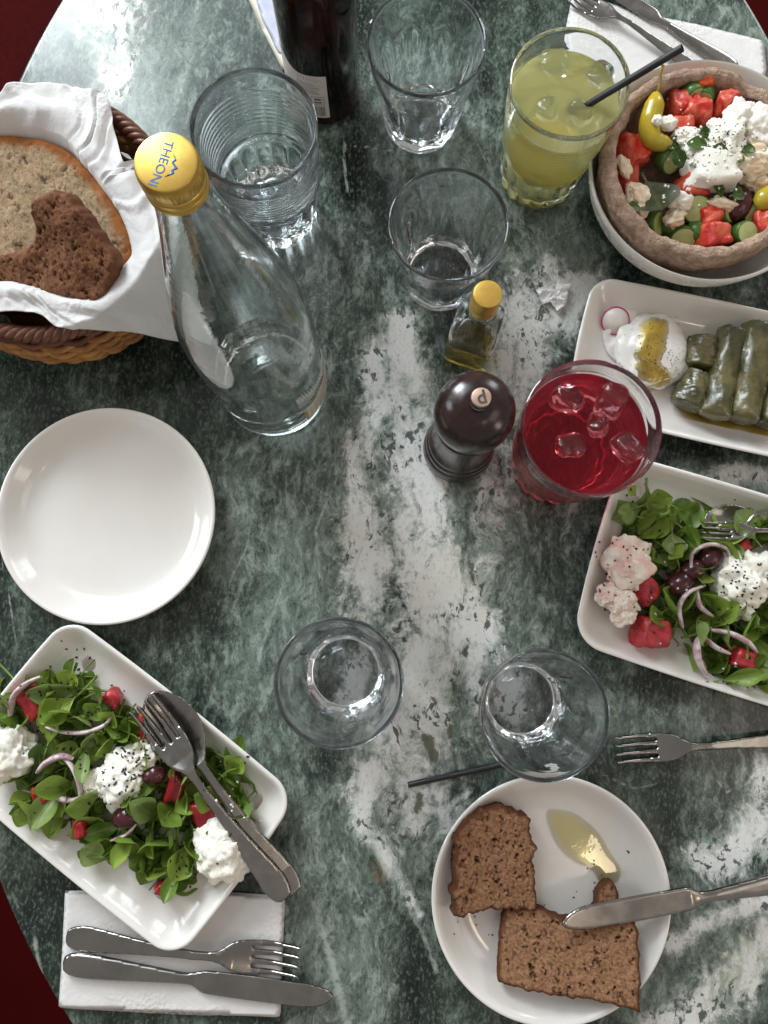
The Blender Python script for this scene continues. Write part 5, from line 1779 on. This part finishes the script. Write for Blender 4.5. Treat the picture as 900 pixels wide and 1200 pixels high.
def pepper(px, z, rads, label, stem=True):
    q = [P(x, y, z + dz) for x, y, dz in px]
    c = sum(q, Vector()) / len(q)
    path = [Vector(p) - c for p in catmull([tuple(v) for v in q], 5, False)]
    t = thing('yellow_pepper', label, 'pepper', c, 0, 'yellow green peppers in the bread bowl')
    n = len(path)
    rr = [float(np.interp(i / (n - 1), np.linspace(0, 1, len(rads)), rads)) * (1 + .05 * noise.noise((i * .6, 2, 1))) for i in range(n)]
    V, F = tube(path, rr, 18)
    obj('flesh', mesh_of(V, F), M['pepperoncini'], t)
    if stem:
        q = [P(x, y, z + dz) - c for x, y, dz in [(768, 112, .006), (773, 100, .010), (774, 86, .014), (777, 76, .017)]]
        V, F = tube(catmull([tuple(v) for v in q], 4, False), [.0034] + [.0013] * 11 + [.0017], 8)
        obj('stem', mesh_of(V, F), M['pepper_stem'], t)


pepper([(768, 110, .006), (767, 122, .006), (763, 138, .004), (761, 153, .002), (766, 164, .001), (777, 168, 0), (786, 168, -.001)], .070, [.003, .0075, .0085, .0080, .0072, .0062, .0035], 'yellow green pickled pepper with its stem at the left of the bread bowl')
pepper([(884, 240, -.002), (892, 236, 0), (905, 228, 0), (915, 225, 0)], .066, [.004, .0085, .0095, .009], 'bright yellow pepper at the right frame edge of the bread bowl', False)
put_leaf(BIG, M['caper_leaf'], 764, 222, .071, -1.2, 0, .1, .86, 'round dark olive green leaf at the left of the bread bowl', None)
CL = [o for o in COL.objects if o.name.startswith('salad_leaf')][-1]
CL.scale = (.82, 1.35, .82)
FG = 'feta in the bread bowl'
for i, (x, y, r, z, m, sq_, lab) in enumerate([
    (836, 200, .0160, .070, 'cheese', (1.45, .95, .7), 'thick white feta slab in the middle of the bread bowl'), (850, 165, .0175, .074, 'cheese', (1.0, 1.0, .7), 'herb covered feta heap at the middle of the bread bowl'),
    (865, 136, .0120, .074, 'cheese', (.9, 1.2, .8), 'feta lump behind the herbs beside the far olive'), (893, 150, .0150, .072, 'cheese', (1.1, 1.1, .8), 'feta lump at the right edge of the bread bowl'),
    (872, 190, .0160, .071, 'feta_tan', (1.2, .8, .7), 'oil stained feta under the herbs'), (895, 190, .0110, .070, 'cheese', (1, 1, .8), 'feta piece right of the oil stained one'), (805, 162, .0095, .070, 'cheese', (1.3, .8, .7), 'crumbly feta left of the heap'), (815, 175, .0100, .071, 'cheese', (1, 1, .7), 'crumbled feta between slab and cucumber'),
    (782, 145, .0068, .074, 'cheese', (1.1, .8, .8), 'feta crumb right of the yellow pepper'), (747, 232, .0110, .066, 'feta_tan', (.8, 1.2, .6), 'flat feta flake at the left wall by the dark leaf'), (796, 235, .0085, .066, 'cheese', (1.2, .8, .8), 'feta crumb at the right edge of the dark leaf'),
    (790, 256, .0075, .062, 'feta_tan', (1.2, .9, .8), 'tan feta crumb at the near side'), (847, 240, .0085, .064, 'feta_tan', (1.5, .6, .7), 'long tan feta flake left of the near olive'), (732, 196, .0062, .068, 'feta_tan', (.8, 1.4, .6), 'feta flake on the left tomato chunk'), (890, 215, .0095, .066, 'feta_tan', (1.2, .8, .7), 'feta piece above the second yellow pepper'), (770, 141, .0040, .081, 'cheese', (1, 1, .8), 'tiny feta crumb on the yellow pepper')]):
    put('feta_piece', chunk(r * 1.25, r * .85, r * .7, i + 40, .15, 9, .22) if i == 0 else blob(r, 5 if r > .009 else 4, .34, .06, i + 31.5, sq_, 1.3, .17), m, x, y, z, lab, 'feta', FG, (0, 0, .3 * math.sin(i * 3)))
rnd = random.Random(77)
HL = []
for h in HERB:
    h.materials.append(M['herb']); HL.append(h)
for k in range(40):
    x = rnd.gauss(853, 11); y = rnd.gauss(182, 20)
    o = put_leaf(rnd.choice(HL), M['herb'], x, y, .084 - .012 * min(1, abs(y - 170) / 40), rnd.uniform(0, 6.28), rnd.uniform(-.3, .3), rnd.uniform(-.4, .4), rnd.uniform(.6, .95), 'chopped green herb leaf strewn over the feta in the bread bowl', 'chopped herbs in the bread bowl', 'herb_leaf', 'herb', False)
for (x, y, yaw, s) in [(788, 160, -.4, 1.0), (797, 170, -1.0, .9), (826, 158, .7, .7), (744, 245, .5, .7), (862, 168, -.7, .8), (897, 180, .6, .9), (866, 228, .3, .8), (823, 118, -.8, .8)]:
    put_leaf(HL[1], M['herb'], x - 8, y, .078, yaw, .1, .2, s, 'single green herb leaf away from the feta heap in the bread bowl', 'single herb leaves in the bread bowl', 'herb_leaf', 'herb', False)

# ------------------------------------------------------------------ crumpled paper scrap
def scrap():
    root = thing('paper_scrap', 'crumpled bit of white paper on the marble beside the narrow plate', 'paper scrap', P(650, 348, 0))
    rr = random.Random(4)
    for k, (dx, dy, s, rz) in enumerate([(-.0055, .001, .0095, .3), (.005, .0025, .0085, 1.2), (.001, -.006, .0065, 2.2)]):
        n = 9
        V, F = [], []
        for i in range(n):
            for j in range(n):
                x, y = (i / (n - 1) - .5) * 2 * s, (j / (n - 1) - .5) * 1.5 * s
                z = .0045 + .0045 * noise.noise((x * 160 + k * 5, y * 160, k)) + .0035 * abs(noise.noise((x * 300 + k, y * 300, 3)))
                V.append((dx + x * math.cos(rz) - y * math.sin(rz), dy + x * math.sin(rz) + y * math.cos(rz), z))
        for i in range(n - 1):
            for j in range(n - 1):
                a = i * n + j
                F.append((a, a + n, a + n + 1, a + 1))
        b = len(V)
        V += [(x, y, z - .0004) for x, y, z in V]; F += [tuple(b + i for i in reversed(f)) for f in F]
        obj('paper_fold', mesh_of(V, F, smooth=False), M['paper'], root)


scrap()

# ------------------------------------------------------------------ seeds, specks, crumbs
bpy.context.view_layer.update()


def sprinkle(name, spots, size, m, label, cat, seed, elong=1.7, allow=None):
    rr = random.Random(seed)
    V, F = [], []
    base = [(1, 0, 0), (-1, 0, 0), (0, 1, 0), (0, -1, 0), (0, 0, 1), (0, 0, -1)]
    fc = [(0, 2, 4), (2, 1, 4), (1, 3, 4), (3, 0, 4), (2, 0, 5), (1, 2, 5), (3, 1, 5), (0, 3, 5)]
    for x, y, sg, n in spots:
        for k in range(n):
            px, py = rr.gauss(x, sg), rr.gauss(y, sg)
            loc, nor, ob_ = eye_hit(px, py)
            if loc is None: continue
            if loc.z < .004 and allow is None: continue
            s = size * rr.uniform(.7, 1.25); a = rr.uniform(0, PI)
            zx = Vector(nor); ux = zx.cross(Vector((math.cos(a), math.sin(a), .1))).normalized(); uy = zx.cross(ux)
            b = len(V)
            for q in base:
                p = loc + ux * (q[0] * s * elong) + uy * (q[1] * s) + zx * (q[2] * s * .7 + s * .35)
                V.append(tuple(p))
            F += [tuple(b + i for i in f) for f in fc]
    if not V: return
    o = obj(name, mesh_of(V, F), M[m])
    tag(o, label, cat, kind='stuff')


sprinkle('sesame_seeds', [(143, 905, 20, 70), (160, 890, 14, 30), (75, 840, 30, 45), (25, 860, 18, 10), (120, 850, 22, 25), (90, 900, 25, 14), (230, 1005, 14, 6), (215, 1030, 10, 8), (75, 782, 18, 8), (240, 930, 40, 10)], .00085, 'seed', 'black sesame seeds strewn over the lower left salad', 'sesame seeds', 1)
sprinkle('sesame_seeds', [(735, 650, 16, 26), (868, 685, 20, 50), (740, 600, 18, 12), (800, 690, 30, 28), (830, 720, 30, 20), (855, 650, 22, 16), (705, 700, 8, 5), (840, 780, 18, 8)], .00085, 'seed', 'black sesame seeds strewn over the right salad', 'sesame seeds', 2)
sprinkle('ground_pepper', [(762, 410, 16, 60), (782, 425, 10, 50), (770, 385, 8, 14)], .00042, 'speck', 'ground pepper specks on the yogurt and its oil', 'pepper', 3, 1.2)
sprinkle('dried_oregano', [(838, 165, 13, 50), (868, 160, 10, 20)], .00046, 'oregano', 'dried oregano specks on the feta', 'oregano', 4, 2.2)
sprinkle('cheese_crumbs', [(800, 160, 14, 30), (835, 185, 24, 30), (790, 225, 16, 10), (270, 960, 20, 8), (790, 700, 30, 8), (280, 920, 14, 6), (718, 715, 8, 14), (855, 790, 10, 4)], .0012, 'cheese', 'tiny white cheese crumbs scattered in the salads', 'crumbs', 5, 1.2)
sprinkle('bread_crumbs', [(690, 1030, 12, 10), (545, 1072, 12, 8), (690, 998, 1, 1), (736, 999, 1, 3), (578, 1095, 3, 2), (628, 1070, 10, 10)], .0007, 'crumb', 'brown bread crumbs on the bread plate', 'crumbs', 6, 1.3)
